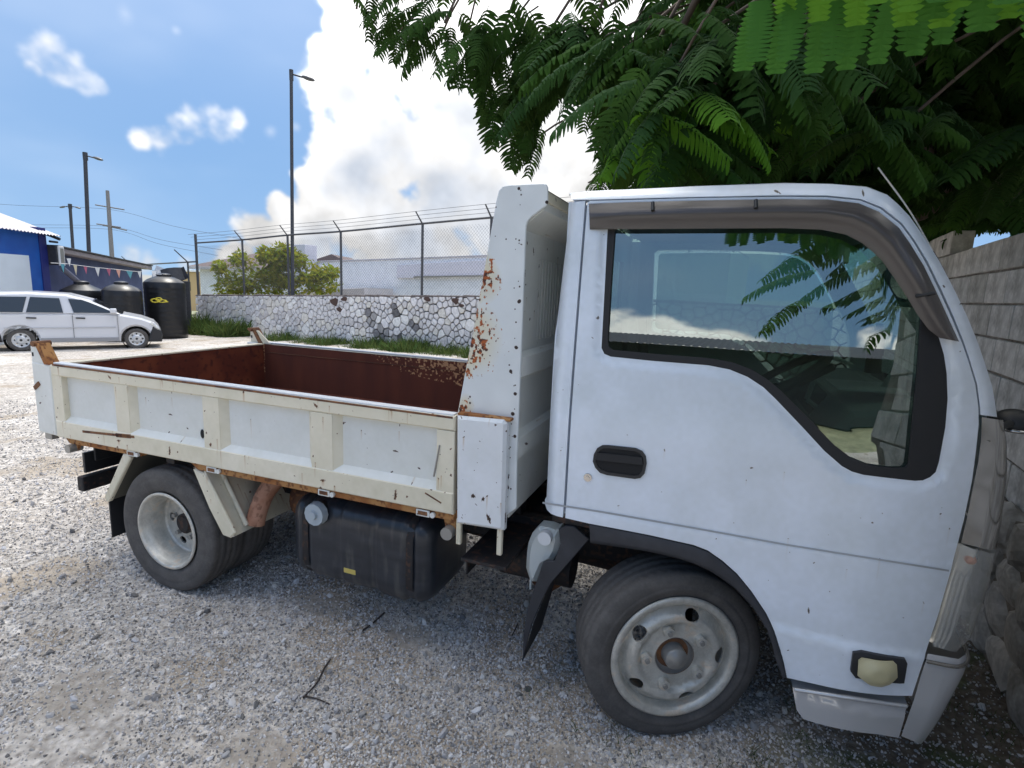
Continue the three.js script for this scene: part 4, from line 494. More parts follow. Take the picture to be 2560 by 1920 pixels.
// ------------------------------------------------------------------ rubble stone wall with its fence
const WB = V(-20.8, 0, -15.2), WTH = -0.183, WD = V(Math.cos(WTH), 0, -Math.sin(WTH)), WN = V(Math.sin(WTH), 0, Math.cos(WTH)), WLEN = 24.2;
const wallAt = (u, v, back = 0) => { const d = ray(u, v), q = WB.clone().addScaledVector(WN, -back), t = q.sub(EYE).dot(WN) / d.dot(WN), p = EYE.clone().addScaledVector(d, t); return [p.clone().sub(WB).dot(WD), p.y, p]; };
const wTop = s => 0.93 + 0.54 * Math.min(s, 17) / 14.45;
const wGround = s => gy(WB.x + WD.x * s, WB.z + WD.z * s);
{
  const W = thing('stone_wall', 'low pale rubble stone wall with dark joints behind the truck bed', 'wall', [WB.x, 0, WB.z], WTH);
  const R = rng(909), pts = [];
  // stone centres: jittered, sizes uneven
  for (let tries = 0; tries < 30000 && pts.length < 1300; tries++) { const s = R() * WLEN, y = -1.0 + R() * 2.65; if (y < wGround(s) - 0.3 || y > wTop(s) + 0.2) continue; const r = s > 15.2 ? 0.2 : s < 5.5 ? 0.16 + 0.12 * R() : 0.13 + 0.15 * R() * R() + (R() < 0.3 ? 0.1 : 0); let ok = 1; for (const p of pts) if (Math.abs(p[0] - s) < 0.4 && Math.hypot((p[0] - s) * 1.05, p[1] - y) < (r + p[2]) * 0.5) { ok = 0; break; } if (ok) pts.push([s, y, r]); }
  const cells = [];
  for (const p of pts) {
    const lo = wGround(p[0]) - 0.12, hi = wTop(p[0]) - 0.01; let poly = [[p[0] - 0.5, lo], [p[0] + 0.5, lo], [p[0] + 0.5, hi], [p[0] - 0.5, hi]];
    const clip = (nx, ny, d) => { const o = []; for (let i = 0; i < poly.length; i++) { const a = poly[i], b = poly[(i + 1) % poly.length], da = a[0] * nx + a[1] * ny - d, db = b[0] * nx + b[1] * ny - d; if (da <= 0) o.push(a); if (da * db < 0) { const t = da / (da - db); o.push([mix(a[0], b[0], t), mix(a[1], b[1], t)]); } } poly = o; };
    for (const q of pts) { if (q === p) continue; const dx = q[0] - p[0], dy = q[1] - p[1], l = Math.hypot(dx, dy); if (l > 0.9) continue; const k = 0.5 + 0.35 * (p[2] - q[2]) / (p[2] + q[2]); clip(dx / l, dy / l, (p[0] + dx * k) * dx / l + (p[1] + dy * k) * dy / l); if (poly.length < 3) break; }
    clip(-1, 0, 0.0); clip(1, 0, WLEN); if (poly.length < 3) continue;
    let A = 0, cx = 0, cy = 0; poly.forEach((a, i) => { const b = poly[(i + 1) % poly.length], w = a[0] * b[1] - b[0] * a[1]; A += w; cx += (a[0] + b[0]) * w; cy += (a[1] + b[1]) * w; }); cx /= 3 * A; cy /= 3 * A; A /= 2;
    if (A < 0.004) continue;
    // cut the corners, shrink by the joint
    const rp = []; poly.forEach((a, i) => { const b = poly[(i + 1) % poly.length]; rp.push([mix(a[0], b[0], 0.13), mix(a[1], b[1], 0.13)], [mix(a[0], b[0], 0.87), mix(a[1], b[1], 0.87)]); });
    const sz = Math.sqrt(A), joint = (p[0] > 9.4 ? 0.012 : 0.009) + 0.007 * R(), sh = 1 - joint / (sz * 0.5);
    cells.push({ s: cx, y: cy, A, seed: R(), pts: rp.map(a => [cx + (a[0] - cx) * sh, cy + (a[1] - cy) * sh]) });
  }
  const stain = c => { let d = 0; for (const [u, v, r] of [[800, 700, 0.55], [850, 670, 0.5], [870, 720, 0.45], [825, 740, 0.5], [890, 690, 0.3]]) { const [s, y] = wallAt(u, v); d = Math.max(d, 1.2 - Math.hypot(c.s - s, (c.y - y) * 0.8) / r); } return clamp(d); };
  const sN = 256, sf = tile((x, y) => fbm(x * 0.05, y * 0.05, 3, 5), sN), sMap = (b) => { const t = tex(sN, sN, (x, y) => { const m = (sf(x, y) - 0.5) * 90; return b.map(v => v + m * 0.7); }); t.repeat.set(1.6, 1.6); return t; };
  const mats = [[228, 225, 224], [218, 215, 214], [234, 232, 228], [206, 202, 200], [222, 217, 208]].map(b => mat(1, 1, 1, 0.9, { map: sMap(b) })), darkM = [[128, 126, 128], [160, 157, 156], [104, 102, 102]].map(b => mat(1, 1, 1, 0.9, { map: sMap(b) }));
  cells.sort((a, b) => (a.s > 15 ? 1 : 0) - (b.s > 15 ? 1 : 0) || b.A - a.A);
  const rest = []; let n = 0;
  for (const c of cells) {
    const dep = 0.03 + 0.022 * c.seed, g = extr(c.pts, 0.0, dep + 0.09, 0.014).translate(0, 0, -0.09), st = stain(c), m = (st > 0.3 && c.seed < st * 0.75) ? darkM[Math.floor(c.seed * 97) % 3] : mats[Math.floor(c.seed * 89) % 5];
    if (c.s < 15 && n < 298) { part('stone', [g], m, W); n++; } else rest.push(g);
  }
  const rs = part('small_stones', rest, mats[1], W); rs.userData.kind = 'stuff';
  // core with dark joints, cap of weathered mortar
  const core = new THREE.Shape(); core.moveTo(0, -1.2); core.lineTo(WLEN, -0.9); core.lineTo(WLEN, wTop(WLEN)); core.lineTo(17, wTop(17)); core.lineTo(0, wTop(0));
  const jN = 256, jf = tile((x, y) => fbm(x * 0.06, y * 0.06, 8, 4), jN), jm = tex(jN, jN, (x, y) => { const v = jf(x, y) * 60; return [50 + v, 46 + v, 44 + v]; });
  part('mortar', [new THREE.ExtrudeGeometry(core, { depth: 0.33, bevelEnabled: false }).translate(0, 0, -0.4)], mat(1, 1, 1, 0.95, { map: jm }), W);
  const cap = []; for (let s = 0; s < WLEN - 0.05; s += 0.5) { const e = Math.min(0.5, WLEN - s), y = wTop(s + e / 2), h = 0.02 + 0.03 * R(); cap.push(box(s, s + e + 0.01, y - 0.03, y + h, -0.41, 0.012 + 0.02 * R(), 0.015)); }
  part('weathered_cap', cap, mat(1, 1, 1, 0.95, { map: sMap([112, 104, 100]) }), W);
  // plaster fallen away: dark broken hollows at the top
  for (const [u, v, r] of [[725, 652, 0.28], [735, 668, 0.16], [745, 646, 0.2], [925, 646, 0.16], [985, 650, 0.2], [1000, 660, 0.12]]) { const [s, y] = wallAt(u, v); const q = []; for (let k = 0; k < 9; k++) { const a = k / 9 * 6.283, d = r * (0.5 + 0.5 * R()); q.push([s + d * Math.cos(a), Math.min(y + d * 0.6 * Math.sin(a), wTop(s) + 0.01)]); } part('broken_patch', [extr(q, 0.0, 0.062, 0.012)], mat(0.09, 0.055, 0.045, 0.95), W); }

  // ---------- chain-link fence with barbed wire standing on the wall
  const F = thing('chain_link_fence', 'grey chain-link fence with slanted barbed wire arms on top of the stone wall', 'fence', [WB.x, 0, WB.z], WTH);
  const galv = mat(0.10, 0.10, 0.105, 0.5, { metalness: 0.4 }), zb = -0.3;
  const tops = [[423, 525], [523, 518], [621, 508], [736, 500], [913, 483], [1062, 470]].map(([u, v]) => wallAt(u, v, 0.3)); tops.push([tops[5][0] + 3.2, tops[5][1] + 0.08]);
  const railY = s => { for (let i = 0; i < tops.length - 1; i++) if (s <= tops[i + 1][0]) return mix(tops[i][1], tops[i + 1][1], (s - tops[i][0]) / (tops[i + 1][0] - tops[i][0])); return tops[tops.length - 1][1]; };
  tops.forEach(([s, y], i) => { const p = part('post', [cyl([s, wTop(s) - 0.1, zb], [s, i ? y : y + 0.36, zb], i ? 0.04 : 0.055, i ? 0.04 : 0.055, 8)], galv, F); if (i) part('barb_arm', [cyl([s, y - 0.02, zb], [s - 0.02, y + 0.32, zb + 0.3], 0.026, 0.02, 6)], galv, p); });
  part('top_rail', [tube(tops.map(t => V(t[0], t[1], zb)), 0.034, 60, 6)], galv, F);
  for (let k = 0; k < 3; k++) part('barbed_wire', [tube(tops.map((t, i) => V(t[0], t[1] + 0.12 + 0.1 * k, zb + 0.1 + 0.1 * k)), 0.006, 60, 4)], galv, F);
  { const L = [], s0 = tops[0][0], s1 = tops[6][0], st = 0.11; for (let s = s0 - 3; s < s1; s += st) for (const d of [1, -1]) { const H = 2.35; let a0 = d > 0 ? s : s + H, y0 = wTop(Math.max(0, s)) + 0.02; const pts2 = []; let prev = null; for (let k = 0; k <= 8; k++) { const x = a0 + d * H * k / 8, y = y0 + H * k / 8; const inside = x >= s0 && x <= s1 && y <= railY(x) && y >= wTop(x); if (inside) pts2.push([x, y, zb]); } if (pts2.length > 1) L.push(cyl(pts2[0], pts2[pts2.length - 1], 0.0032, 0.0032, 3, false)); }
    const m = part('wire_mesh', L, mat(0.16, 0.16, 0.17, 0.6, { metalness: 0.3 }), F); m.userData.kind = 'stuff'; }
  // return fence running off to the left behind the tanks
  const a = tops[0], A3 = WB.clone().addScaledVector(WD, a[0]).addScaledVector(WN, zb), B3 = atD(283, 573, 34);
  const F2 = thing('boundary_fence', 'lower fence rail with a slanted arm running off behind the black tanks', 'fence', [A3.x, 0, A3.z]);
  const yA = wallAt(423, 565, 0.3)[1], L3 = (t) => [(B3.x - A3.x) * t, mix(yA, B3.y, t), (B3.z - A3.z) * t];
  part('rail', [cyl(L3(0), L3(1), 0.035, 0.035, 6)], galv, F2);
  for (const t of [0.1, 0.98]) { const q = L3(t); const p = part('post', [cyl([q[0], -1, q[2]], q, 0.04, 0.04, 6)], galv, F2); part('barb_arm', [cyl(q, [q[0] - 0.15, q[1] + 0.5, q[2] + 0.5], 0.03, 0.025, 6)], galv, p); }
}
// ------------------------------------------------------------------ concrete block wall in front of the truck's nose
{
  const BT = -(Math.PI / 2 - Math.atan2(0.1146, 0.9934)), P0 = V(1.7466, 0, -2.3022), D = V(0.1146, 0, -0.9934).normalize(); // D runs away from the camera
  const start = P0.clone().addScaledVector(D, -3.6), g0 = Math.atan2(-D.z, D.x);
  const W = thing('block_wall', 'grey concrete block wall on a rubble footing facing the truck nose', 'wall', [start.x, 0, start.z], g0);
  // local x along D (away), local z = face side; camera side is where local z points
  const R = rng(5), N = 256, f = tile((x, y) => fbm(x * 0.04, y * 0.04, 5, 5), N), f2 = tile((x, y) => fbm(x * 0.2, y * 0.2, 9, 3), N), fs = tile((x, y) => fbm(x * 0.07, y * 0.012, 19, 4), N);
  const cm = b => { const t = tex(N, N, (x, y) => { const m = (f(x, y) - 0.5) * 70 + (f2(x, y) - 0.5) * 46, s = sst(0.55, 0.75, fs(x, y)); return b.map((v, k) => mix(v + m, [110, 102, 92][k], s * 0.22)); }); t.repeat.set(1.3, 1.3); return t; };
  const ms = [[202, 198, 192], [192, 189, 184], [208, 203, 196], [184, 180, 173]].map(b => mat(1, 1, 1, 0.95, { map: cm(b) }));
  const dir = 1; // +z local faces the truck side
  const L = 15, base = 0.735, zs = 0.0, gs = [0, 1, 2].map(() => box(-0.196, 0.196, -0.094, 0.094, -0.15, 0.0, 0.008));
  const stepAt = (() => { const d = ray(2102, 520), t = (() => { const n = V(D.z, 0, -D.x); return P0.clone().sub(EYE).dot(n) / d.dot(n); })(); const p = EYE.clone().addScaledVector(d, t); return p.sub(start).dot(D); })();
  for (let r = 0; r < 9; r++) for (let k = 0; k < L / 0.4; k++) {
    const s = 0.2 + k * 0.4 + (r % 2 ? 0.2 : 0); if (s > L - 0.2) continue; const y = base + 0.1 + r * 0.2; const top = s < stepAt ? 7 : s < stepAt + 2.5 ? 8 : 9; if (r >= top) continue;
    const b = new THREE.Mesh(prep(gs[0]), ms[Math.floor(R() * 4)]); uvMetres(b.geometry); b.name = 'block'; b.castShadow = b.receiveShadow = true; b.position.set(s + (R() - 0.5) * 0.004, y + (R() - 0.5) * 0.004, (R() - 0.5) * 0.006); W.add(b);
  }
  part('mortar', [box(0.02, L, base + 0.0, base + 1.395, -0.14, -0.012, 0)], mat(1, 1, 1, 0.95, { map: cm([120, 112, 102]) }), W);
  // rubble footing: stones bulging towards the truck
  const fm = [[168, 162, 154], [150, 145, 138], [178, 172, 164]].map(b => mat(1, 1, 1, 0.95, { map: cm(b) })); for (let r = 0; r < 4; r++) for (let s = 0.1 + (r % 2) * 0.12; s < 9; s += 0.2 + 0.12 * R()) { const w = 0.14 + 0.06 * R(), h = 0.105 + 0.03 * R(), g = new THREE.IcosahedronGeometry(1, 2); const q = R() * 50; tf(g, v => { const m = 1 + 0.45 * (vn(v.x * 1.6 + q, v.y * 1.6, v.z * 1.6) - 0.5); v.multiplyScalar(m); v.x *= w; v.y *= h; v.z *= 0.055; }); g.translate(s, 0.1 + r * 0.18, -0.17); const o = part('stone', [g], fm[Math.floor(R() * 3)], W); }
  part('footing', [box(0, L, -0.2, base - 0.002, -0.19, 0.0, 0.01)], mat(1, 1, 1, 0.95, { map: cm([120, 110, 98]) }), W);
}
// ------------------------------------------------------------------ white buildings behind the stone wall
{
  const noiseMap = (b, amp, sc = 0.03, rep = 0.5) => { const N = 256, f = tile((x, y) => fbm(x * sc, y * sc, b[0], 4), N); const t = tex(N, N, (x, y) => b.map(v => v + (f(x, y) - 0.5) * amp)); t.repeat.set(rep, rep); return t; };
  const whiteW = mat(1, 1, 1, 0.85, { map: noiseMap([238, 238, 240], 18) }), roofB = mat(1, 1, 1, 0.85, { map: noiseMap([112, 98, 96], 34, 0.08, 0.8) }), greyW = mat(1, 1, 1, 0.85, { map: noiseMap([190, 186, 190], 24) });
  const H = (x0, x1, z0, z1, y0, y1, r0, r1) => { // hipped roof
    const zm = (z0 + z1) / 2, P = [V(x0, y0, z1), V(x1, y0, z1), V(x1, y0, z0), V(x0, y0, z0), V(r0, y1, zm), V(r1, y1, zm)], t = [[0, 1, 5], [0, 5, 4], [1, 2, 5], [2, 3, 4], [2, 4, 5], [3, 0, 4], [0, 3, 2], [0, 2, 1]], pos = []; for (const f of t) for (const k of f) pos.push(P[k].x, P[k].y, P[k].z); const g = new THREE.BufferGeometry(); g.setAttribute('position', new THREE.Float32BufferAttribute(pos, 3)); g.computeVertexNormals(); return g; };
  { const a = atD(427, 580, 36), b = atD(598, 580, 34), yE = 1.7 + 26 * 36 / 1182, y0 = gy(a.x, a.z) - 0.3, x0 = a.x, x1 = b.x, z1 = (a.z + b.z) / 2, z0 = z1 - 7;
    const A = thing('white_house', 'white house with a brown hipped roof behind the flowering bush', 'house', [(x0 + x1) / 2, y0, z1]);
    const cx = (x0 + x1) / 2, w = (x1 - x0) / 2; part('wall', [box(-w, w, 0, yE - y0, -7, 0, 0.02)], whiteW, A); part('roof', [H(-w - 0.5, w + 0.5, -7.5, 0.5, yE - y0 - 0.1, yE - y0 + 1.15, -w + 2.1, w - 2.6)], roofB, A); part('fascia', [box(-w - 0.5, w + 0.5, yE - y0 - 0.28, yE - y0 - 0.09, 0.42, 0.5, 0.01)], greyW, A);
    part('vent', [cyl([-w + 1.6, 1.0, -0.02], [-w + 1.6, 1.0, 0.03], 0.09, 0.09, 10)], M.dark, A); }
  { const a = atD(600, 569, 33), b = atD(1085, 557, 25.5), y0 = -1.2, d = V(b.x - a.x, 0, b.z - a.z), L = d.length() + 10, th = Math.atan2(-d.z, d.x), hA = a.y - y0, hB = b.y - y0 + 0.25;
    const Bd = thing('white_warehouse', 'long white building with a grey siding panel beyond the chain-link fence', 'building', [a.x, y0, a.z], th);
    part('wall', [extr([[0, 0], [L, 0], [L, hB + 0.2], [0, hA]], -6, 0, 0.01)], whiteW, Bd);
    part('parapet', [extr([[0, hA - 0.02], [L, hB + 0.18], [L, hB + 0.26], [0, hA + 0.06]], -6.05, 0.06, 0.01)], greyW, Bd);
    const q = (u, v) => { const r = ray(u, v), n = V(Math.sin(th), 0, Math.cos(th)), t = a.clone().sub(EYE).dot(n) / r.dot(n), p = EYE.clone().addScaledVector(r, t); return [(p.x - a.x) * Math.cos(th) - (p.z - a.z) * Math.sin(th), p.y - y0]; };
    part('siding_panel', [extr([q(860, 573), q(860, 601), q(898, 601), q(898, 597), q(1085, 594), q(1085, 560)].reverse(), 0.0, 0.12, 0.01)], mat(1, 1, 1, 0.8, { map: noiseMap([222, 218, 226], 16) }), Bd);
    part('drip_edge', [extr([q(898, 598), q(1085, 595), q(1085, 597), q(898, 600)], 0.1, 0.2, 0)], M.steelDull, Bd);
    part('chimney', [(() => { const c0 = q(664, 574), c1 = q(686, 531); return box(c0[0], c1[0], c0[1] - 0.6, c1[1], 0.05, 0.9, 0.02); })()], mat(1, 1, 1, 0.8, { map: noiseMap([206, 206, 216], 16) }), Bd);
    part('low_roof', [extr([q(725, 640), q(725, 629), q(858, 624), q(858, 640)].reverse(), 0.3, 2.4, 0.02)], greyW, Bd);
  }
  { const a = atD(716, 566, 40); const Bk = thing('gabled_house', 'small brown gabled roof showing above the white building', 'house', [a.x, a.y - 3, a.z], 0.35); part('wall', [box(-1.2, 1.2, 0, 3, -4, 0, 0.02)], whiteW, Bk); part('roof', [extr([[-1.55, 2.95], [1.6, 2.9], [0.1, 3.55]], -4.3, 0.3, 0.01)], roofB, Bk); }
  { const a = atD(408, 640, 44); const Y = thing('ochre_building', 'small ochre building far off beside the black tank', 'building', [a.x, -1, a.z], 0.3); part('wall', [box(-1.2, 1.0, 0, 3.1, -4, 0, 0.02)], mat(0.6, 0.42, 0.22, 0.85), Y); part('roof', [box(-1.4, 1.2, 3.1, 3.25, -4.2, 0.25, 0.02)], whiteW, Y); part('window', [box(-0.6, 0.2, 1.6, 2.3, -0.02, 0.02, 0.01)], M.vinyl, Y); }
  // ---------- blue building at the left, with lean-to
  const blue = mat(1, 1, 1, 0.6, { map: noiseMap([16, 84, 168], 26) }), purple = mat(1, 1, 1, 0.75, { map: noiseMap([72, 82, 118], 34, 0.02) });
  const pA = atD(0, 508, 16), pB = atD(97, 520, 17.9), d = V(pB.x - pA.x, 0, pB.z - pA.z), th = Math.atan2(-d.z, d.x), len = d.length(), yE = (pA.y + pB.y) / 2 + 0.28, y0 = gy(pB.x, pB.z) - 0.1;
  const Bl = thing('blue_building', 'bright blue building with a white corrugated roof and white shutter', 'building', [pB.x, y0, pB.z], th);
  const h = yE - y0;
  part('wall', [box(-7, 0, 0, h, -4.6, 0, 0.02)], blue, Bl);
  part('corner_board', [box(-0.32, 0.03, 0, h + 0.12, -0.3, 0.03, 0.01)], mat(1, 1, 1, 0.6, { map: noiseMap([30, 40, 110], 18) }), Bl);
  part('shutter', [box(-7, -0.32 - len * 0.30, 0, h - 0.8, 0.0, 0.05, 0.01)], mat(1, 1, 1, 0.6, { map: noiseMap([214, 222, 228], 12) }), Bl);
  { const rows = []; const P = (x, t) => V(x, h - 0.1 + 0.98 * t + 0.02 * Math.sin(x * 2 * Math.PI / 0.15), 0.35 - 2.65 * t); for (let i = 0; i <= 240; i++) { const x = -7 + (7.28) * i / 240; rows.push([P(x, 0), P(x, 0.5), P(x, 1)]); } const r2 = rows.map(r => r.map((p, j) => V(p.x, p.y, -4.6 - p.z))); const white = mat(1, 1, 1, 0.55, { map: noiseMap([184, 180, 182], 30), metalness: 0.1 });
    part('roof', [grid(rows), grid(r2)], white, Bl); part('barge_board', [cyl([0.25, h - 0.2, 0.3], [0.25, h + 0.82, -2.3], 0.05, 0.05, 6), cyl([-0.1, h - 0.3, 0.2], [0.27, h - 0.3, 0.2], 0.04, 0.04, 6)], M.fender, Bl); }
  { const a = new THREE.Group(); const q = thing('air_conditioner', 'white boxed air conditioner hung on the end of the blue building', 'air conditioner', [pB.x + Math.cos(th) * 0.42, y0 + h - 1.05, pB.z - Math.sin(th) * 0.42], th); part('case', [box(-0.4, -0.1, 0, 0.62, -0.28, 0.3, 0.03)], M.fender, q); part('front_frame', [box(-0.34, -0.06, -0.01, 0.63, 0.28, 0.34, 0.02)], M.white, q); part('grille', [box(-0.29, -0.11, 0.06, 0.56, 0.335, 0.35, 0.005)], M.steelDull, q); }
  // lean-to receding from the blue building
  { const a = atD(100, 560, 18.2), b = atD(306, 580, 27), dd = V(b.x - a.x, 0, b.z - a.z), t2 = Math.atan2(-dd.z, dd.x), l2 = dd.length(), hA = 2.36 - y0, hB = 2.0 - y0;
    const S = thing('lean_to_shed', 'long dull purple lean-to shed with a pale fascia behind the tanks', 'shed', [a.x, y0, a.z], t2);
    part('wall', [extr([[0, 0], [l2, 0], [l2, hB], [0, hA]], -3, 0, 0.01)], purple, S); part('fascia', [extr([[-0.2, hA - 0.03], [l2 + 0.2, hB - 0.03], [l2 + 0.2, hB + 0.14], [-0.2, hA + 0.14]], 0.02, 0.4, 0.02)], mat(1, 1, 1, 0.7, { map: noiseMap([150, 140, 140], 30) }), S);
    part('roof', [extr([[-0.2, hA + 0.145], [l2 + 0.2, hB + 0.145], [l2 + 0.2, hB + 0.2], [-0.2, hA + 0.2]], -3.2, 0.45, 0.01)], M.fender, S); part('drain_pipe', [cyl([0.3, hA - 0.55, 0.3], [2.3, hA - 1.35, 0.3], 0.09, 0.09, 8)], mat(0.14, 0.15, 0.22, 0.6), S);
    // bunting
    const bu = thing('bunting', 'string of coloured triangular pennants hung along the lean-to shed', 'bunting', [a.x, y0, a.z], t2); const cols = { w: mat(0.75, 0.75, 0.75, 0.8), c: mat(0.72, 0.62, 0.42, 0.8), t: mat(0.10, 0.35, 0.42, 0.8), p: mat(0.7, 0.36, 0.28, 0.8), r: mat(0.5, 0.12, 0.2, 0.8) };
    const zz = 0.9, lp = (X, Y) => { const u = X / 5.53 * 0.8641, v = (500 + Y / 5.53) * 0.8641, n = V(Math.sin(t2), 0, Math.cos(t2)), o = V(a.x, 0, a.z).addScaledVector(n, zz), r = ray(u, v), t = o.sub(EYE).dot(n) / r.dot(n), p = EYE.clone().addScaledVector(r, t); return [(p.x - a.x) * Math.cos(t2) - (p.z - a.z) * Math.sin(t2), p.y - y0]; };
    part('cord', [tube([[700, 870], [900, 880], [1060, 900], [1250, 925], [1400, 940], [1620, 960], [1850, 985], [1960, 990]].map(q => { const p = lp(...q); return V(p[0], p[1], zz); }), 0.008, 40, 4)], cols.w, bu);
    for (const [X, Y, w, hh, k] of [[865, 885, 55, 120, 't'], [950, 805, 62, 115, 'w'], [1040, 895, 52, 145, 'c'], [1345, 930, 70, 130, 'w'], [1500, 945, 60, 110, 'r'], [1635, 960, 60, 120, 'p'], [1790, 978, 90, 110, 't'], [1925, 988, 50, 95, 'w'], [1180, 915, 50, 110, 'r']]) { const A = lp(X - w / 2, Y), B = lp(X + w / 2, Y + 3), C = lp(X + 14, Y + hh); part('pennant', [extr([A, C, B], zz - 0.002, zz + 0.002, 0)], cols[k], bu); }
  }
  // ---------- black water tanks
  const poly = mat(1, 1, 1, 0.35, { map: noiseMap([30, 30, 32], 16, 0.03, 1) });
  function waterTank(u, vBase, dep, r, hgt, label, dome) { const p = atD(u, vBase, dep), y = gy(p.x, p.z); const t = thing('water_tank', label, 'water tank', [p.x, y, p.z], 0, null); delete t.userData.group; const prof = [[0, 0], [r, 0]]; for (let k = 1; k < 12; k++) { const yy = hgt * k / 12; prof.push([r, yy - 0.02], [r * 1.02, yy], [r, yy + 0.02]); } prof.push([r, hgt], [r * 0.96, hgt + 0.04]); part('shell', [new THREE.LatheGeometry(prof.map(q => new THREE.Vector2(...q)), 40)], poly, t); const c = dome ? [[r * 0.96, hgt + 0.04], [r * 0.8, hgt + 0.13], [r * 0.5, hgt + 0.22], [r * 0.3, hgt + 0.25]] : [[r * 0.96, hgt + 0.04], [r * 0.33, hgt + 0.24]]; part('shoulder', [new THREE.LatheGeometry(c.map(q => new THREE.Vector2(...q)), 40)], poly, t); part('lid', [cyl([0, hgt + 0.22, 0], [0, hgt + 0.3, 0], r * 0.36, r * 0.36, 24), new THREE.SphereGeometry(r * 0.36, 20, 6, 0, 6.3, 0, 1.2).scale(1, 0.3, 1).translate(0, hgt + 0.29, 0)], poly, t); return t; }
  const hOf = (v, u, dep, p) => 0;
  { const mk = (u, vTop, dep, r, label, dome) => { const p = atD(u, vTop, dep), y = gy(p.x, p.z); return waterTank(u, vTop, dep, r, p.y - y, label, dome); };
    mk(178, 629, 18.2, 0.60, 'squat black water tank with a conical top behind the parked van roof', false);
    mk(263, 630, 18.0, 0.56, 'black water tank with a pale domed top next to the tall tank', true);
    const big = mk(355, 612, 19.5, 0.64, 'tall ribbed black water tank with a yellow emblem beside the stone wall', true);
    // yellow emblem
    const em = []; for (const [cx, cy, w, hh] of [[-0.14, 0, 0.13, 0.06], [-0.02, 0.05, 0.09, 0.05], [0.08, -0.01, 0.12, 0.045]]) em.push(new THREE.TorusGeometry(0.1, 0.03, 6, 16).scale(w / 0.1, hh / 0.1, 0.4).translate(cx, cy, 0)); em.push(box(0.12, 0.26, -0.05, -0.02, -0.01, 0.01)); const g = merge(em); const ang = Math.atan2(EYE.x - big.position.x, EYE.z - big.position.z) - 0.28; const r = 0.655; tf(g, v => { const a = v.x / r; const z = r + v.z; v.x = Math.sin(a) * z; v.z = Math.cos(a) * z; }); g.rotateY(ang).translate(0, 1.35, 0); part('emblem', [g], mat(0.72, 0.6, 0.06, 0.5), big);
    // torn sheet metal heaped behind the tall tank
    const sc = atD(360, 600, 21); const s = thing('scrap_metal', 'heap of bent dark sheet metal behind the tall black tank', 'scrap heap', [sc.x, gy(sc.x, sc.z), sc.z]); const hh = sc.y - gy(sc.x, sc.z); const R = rng(31);
    for (let k = 0; k < 7; k++) { const w = 0.4 + R() * 0.4, g2 = new THREE.PlaneGeometry(w, 0.25 + R() * 0.3, 3, 3); tf(g2, v => { v.z += 0.12 * Math.sin(v.x * 5 + k) + 0.1 * v.y; }); g2.rotateX(-0.9 + R()).rotateY(R() * 3).rotateZ(R() - 0.5).translate((R() - 0.4) * 1.5, hh - 0.05 + R() * 0.22, (R() - 0.5) * 0.8); part('sheet', [g2], k % 3 ? M.fender : M.white, s); } part('pallet_stack', [box(-0.8, 0.3, 0, hh - 0.1, -0.7, -0.1, 0.02)], M.fender, s);
  }
  // ---------- lamp posts, utility pole, wires
  const pole = mat(0.035, 0.037, 0.045, 0.55), lampM = mat(0.10, 0.10, 0.11, 0.4);
  function lampPost(u0, v0, dep, yTopV, uTop, label, r, heads, baseY) { const t0 = atD(uTop, yTopV, dep), b = V(atD(u0, v0, dep).x, baseY, atD(u0, v0, dep).z); const P = thing('lamp_post', label, 'lamp post', [b.x, b.y, b.z]); const top = t0.clone().sub(b); part('pole', [cyl([0, 0, 0], top.toArray(), r * 1.05, r, 12), cyl(top.clone().add(V(0, -0.35, 0)).toArray(), top.clone().add(V(0, 0.02, 0)).toArray(), r * 1.25, r * 1.25, 12)], pole, P);
    for (const s of heads) { const a = RT.clone().setY(0).normalize().multiplyScalar(s), q = top.clone().add(V(0, -0.12, 0)); const e = q.clone().addScaledVector(a, 0.42).add(V(0, -0.1, 0)); part('arm', [cyl(q.toArray(), e.toArray(), 0.03, 0.03, 6)], pole, P); const hd = new THREE.SphereGeometry(0.17, 14, 8).scale(1.5, 0.42, 0.8).rotateZ(s > 0 ? -0.25 : 0.25).rotateY(-Math.atan2(a.z, a.x) + (s < 0 ? Math.PI : 0)).translate(e.x + a.x * 0.2, e.y - 0.03, e.z + a.z * 0.2); part('lamp_head', [hd], lampM, P); } return P; }
  { const w = wallAt(632, 640, 0.18)[2], dep = w.clone().sub(EYE).dot(FW); lampPost(632, 640, dep, 152, 629, 'tall dark lamp post standing on the stone wall before the flowering bush', 0.06, [1], 0.9); }
  lampPost(185, 552, 27, 330, 183.5, 'dark single-headed lamp post rising behind the lean-to shed', 0.085, [1], -0.8);
  lampPost(155, 545, 45, 441, 151, 'distant lamp post with two heads beside the blue building', 0.11, [1, -1], -1.0);
  { const b = atD(243, 585, 46), t = atD(232, 412, 46); const P = thing('utility_pole', 'leaning grey utility pole with crossarms and power lines', 'utility pole', [b.x, -1, b.z]); const o = V(b.x, -1, b.z), top = t.clone().sub(o); const up = top.clone().normalize(), at = k => top.clone().multiplyScalar(k), side = RT.clone().setY(0).normalize(); const gm = mat(0.20, 0.19, 0.19, 0.8);
    part('pole', [cyl([0, 0, 0], top.toArray(), 0.2, 0.13, 10)], gm, P); const toK = v => (atD(232, v, 46).y + 1) / (t.y + 1);
    for (const [v, a, b2, dz] of [[446, -1.1, 1.3, 0.4], [487, -1.1, 0.9, 0.2], [489, -0.6, 1.4, 0.5], [571, -1.2, 1.2, 0]]) { const c = at(toK(v)); part('crossarm', [cyl([c.x + side.x * a * 1.0, c.y + 0.1, c.z + side.z * a], [c.x + side.x * b2, c.y - dz * 0.5, c.z + side.z * b2], 0.05, 0.05, 6)], gm, P); }
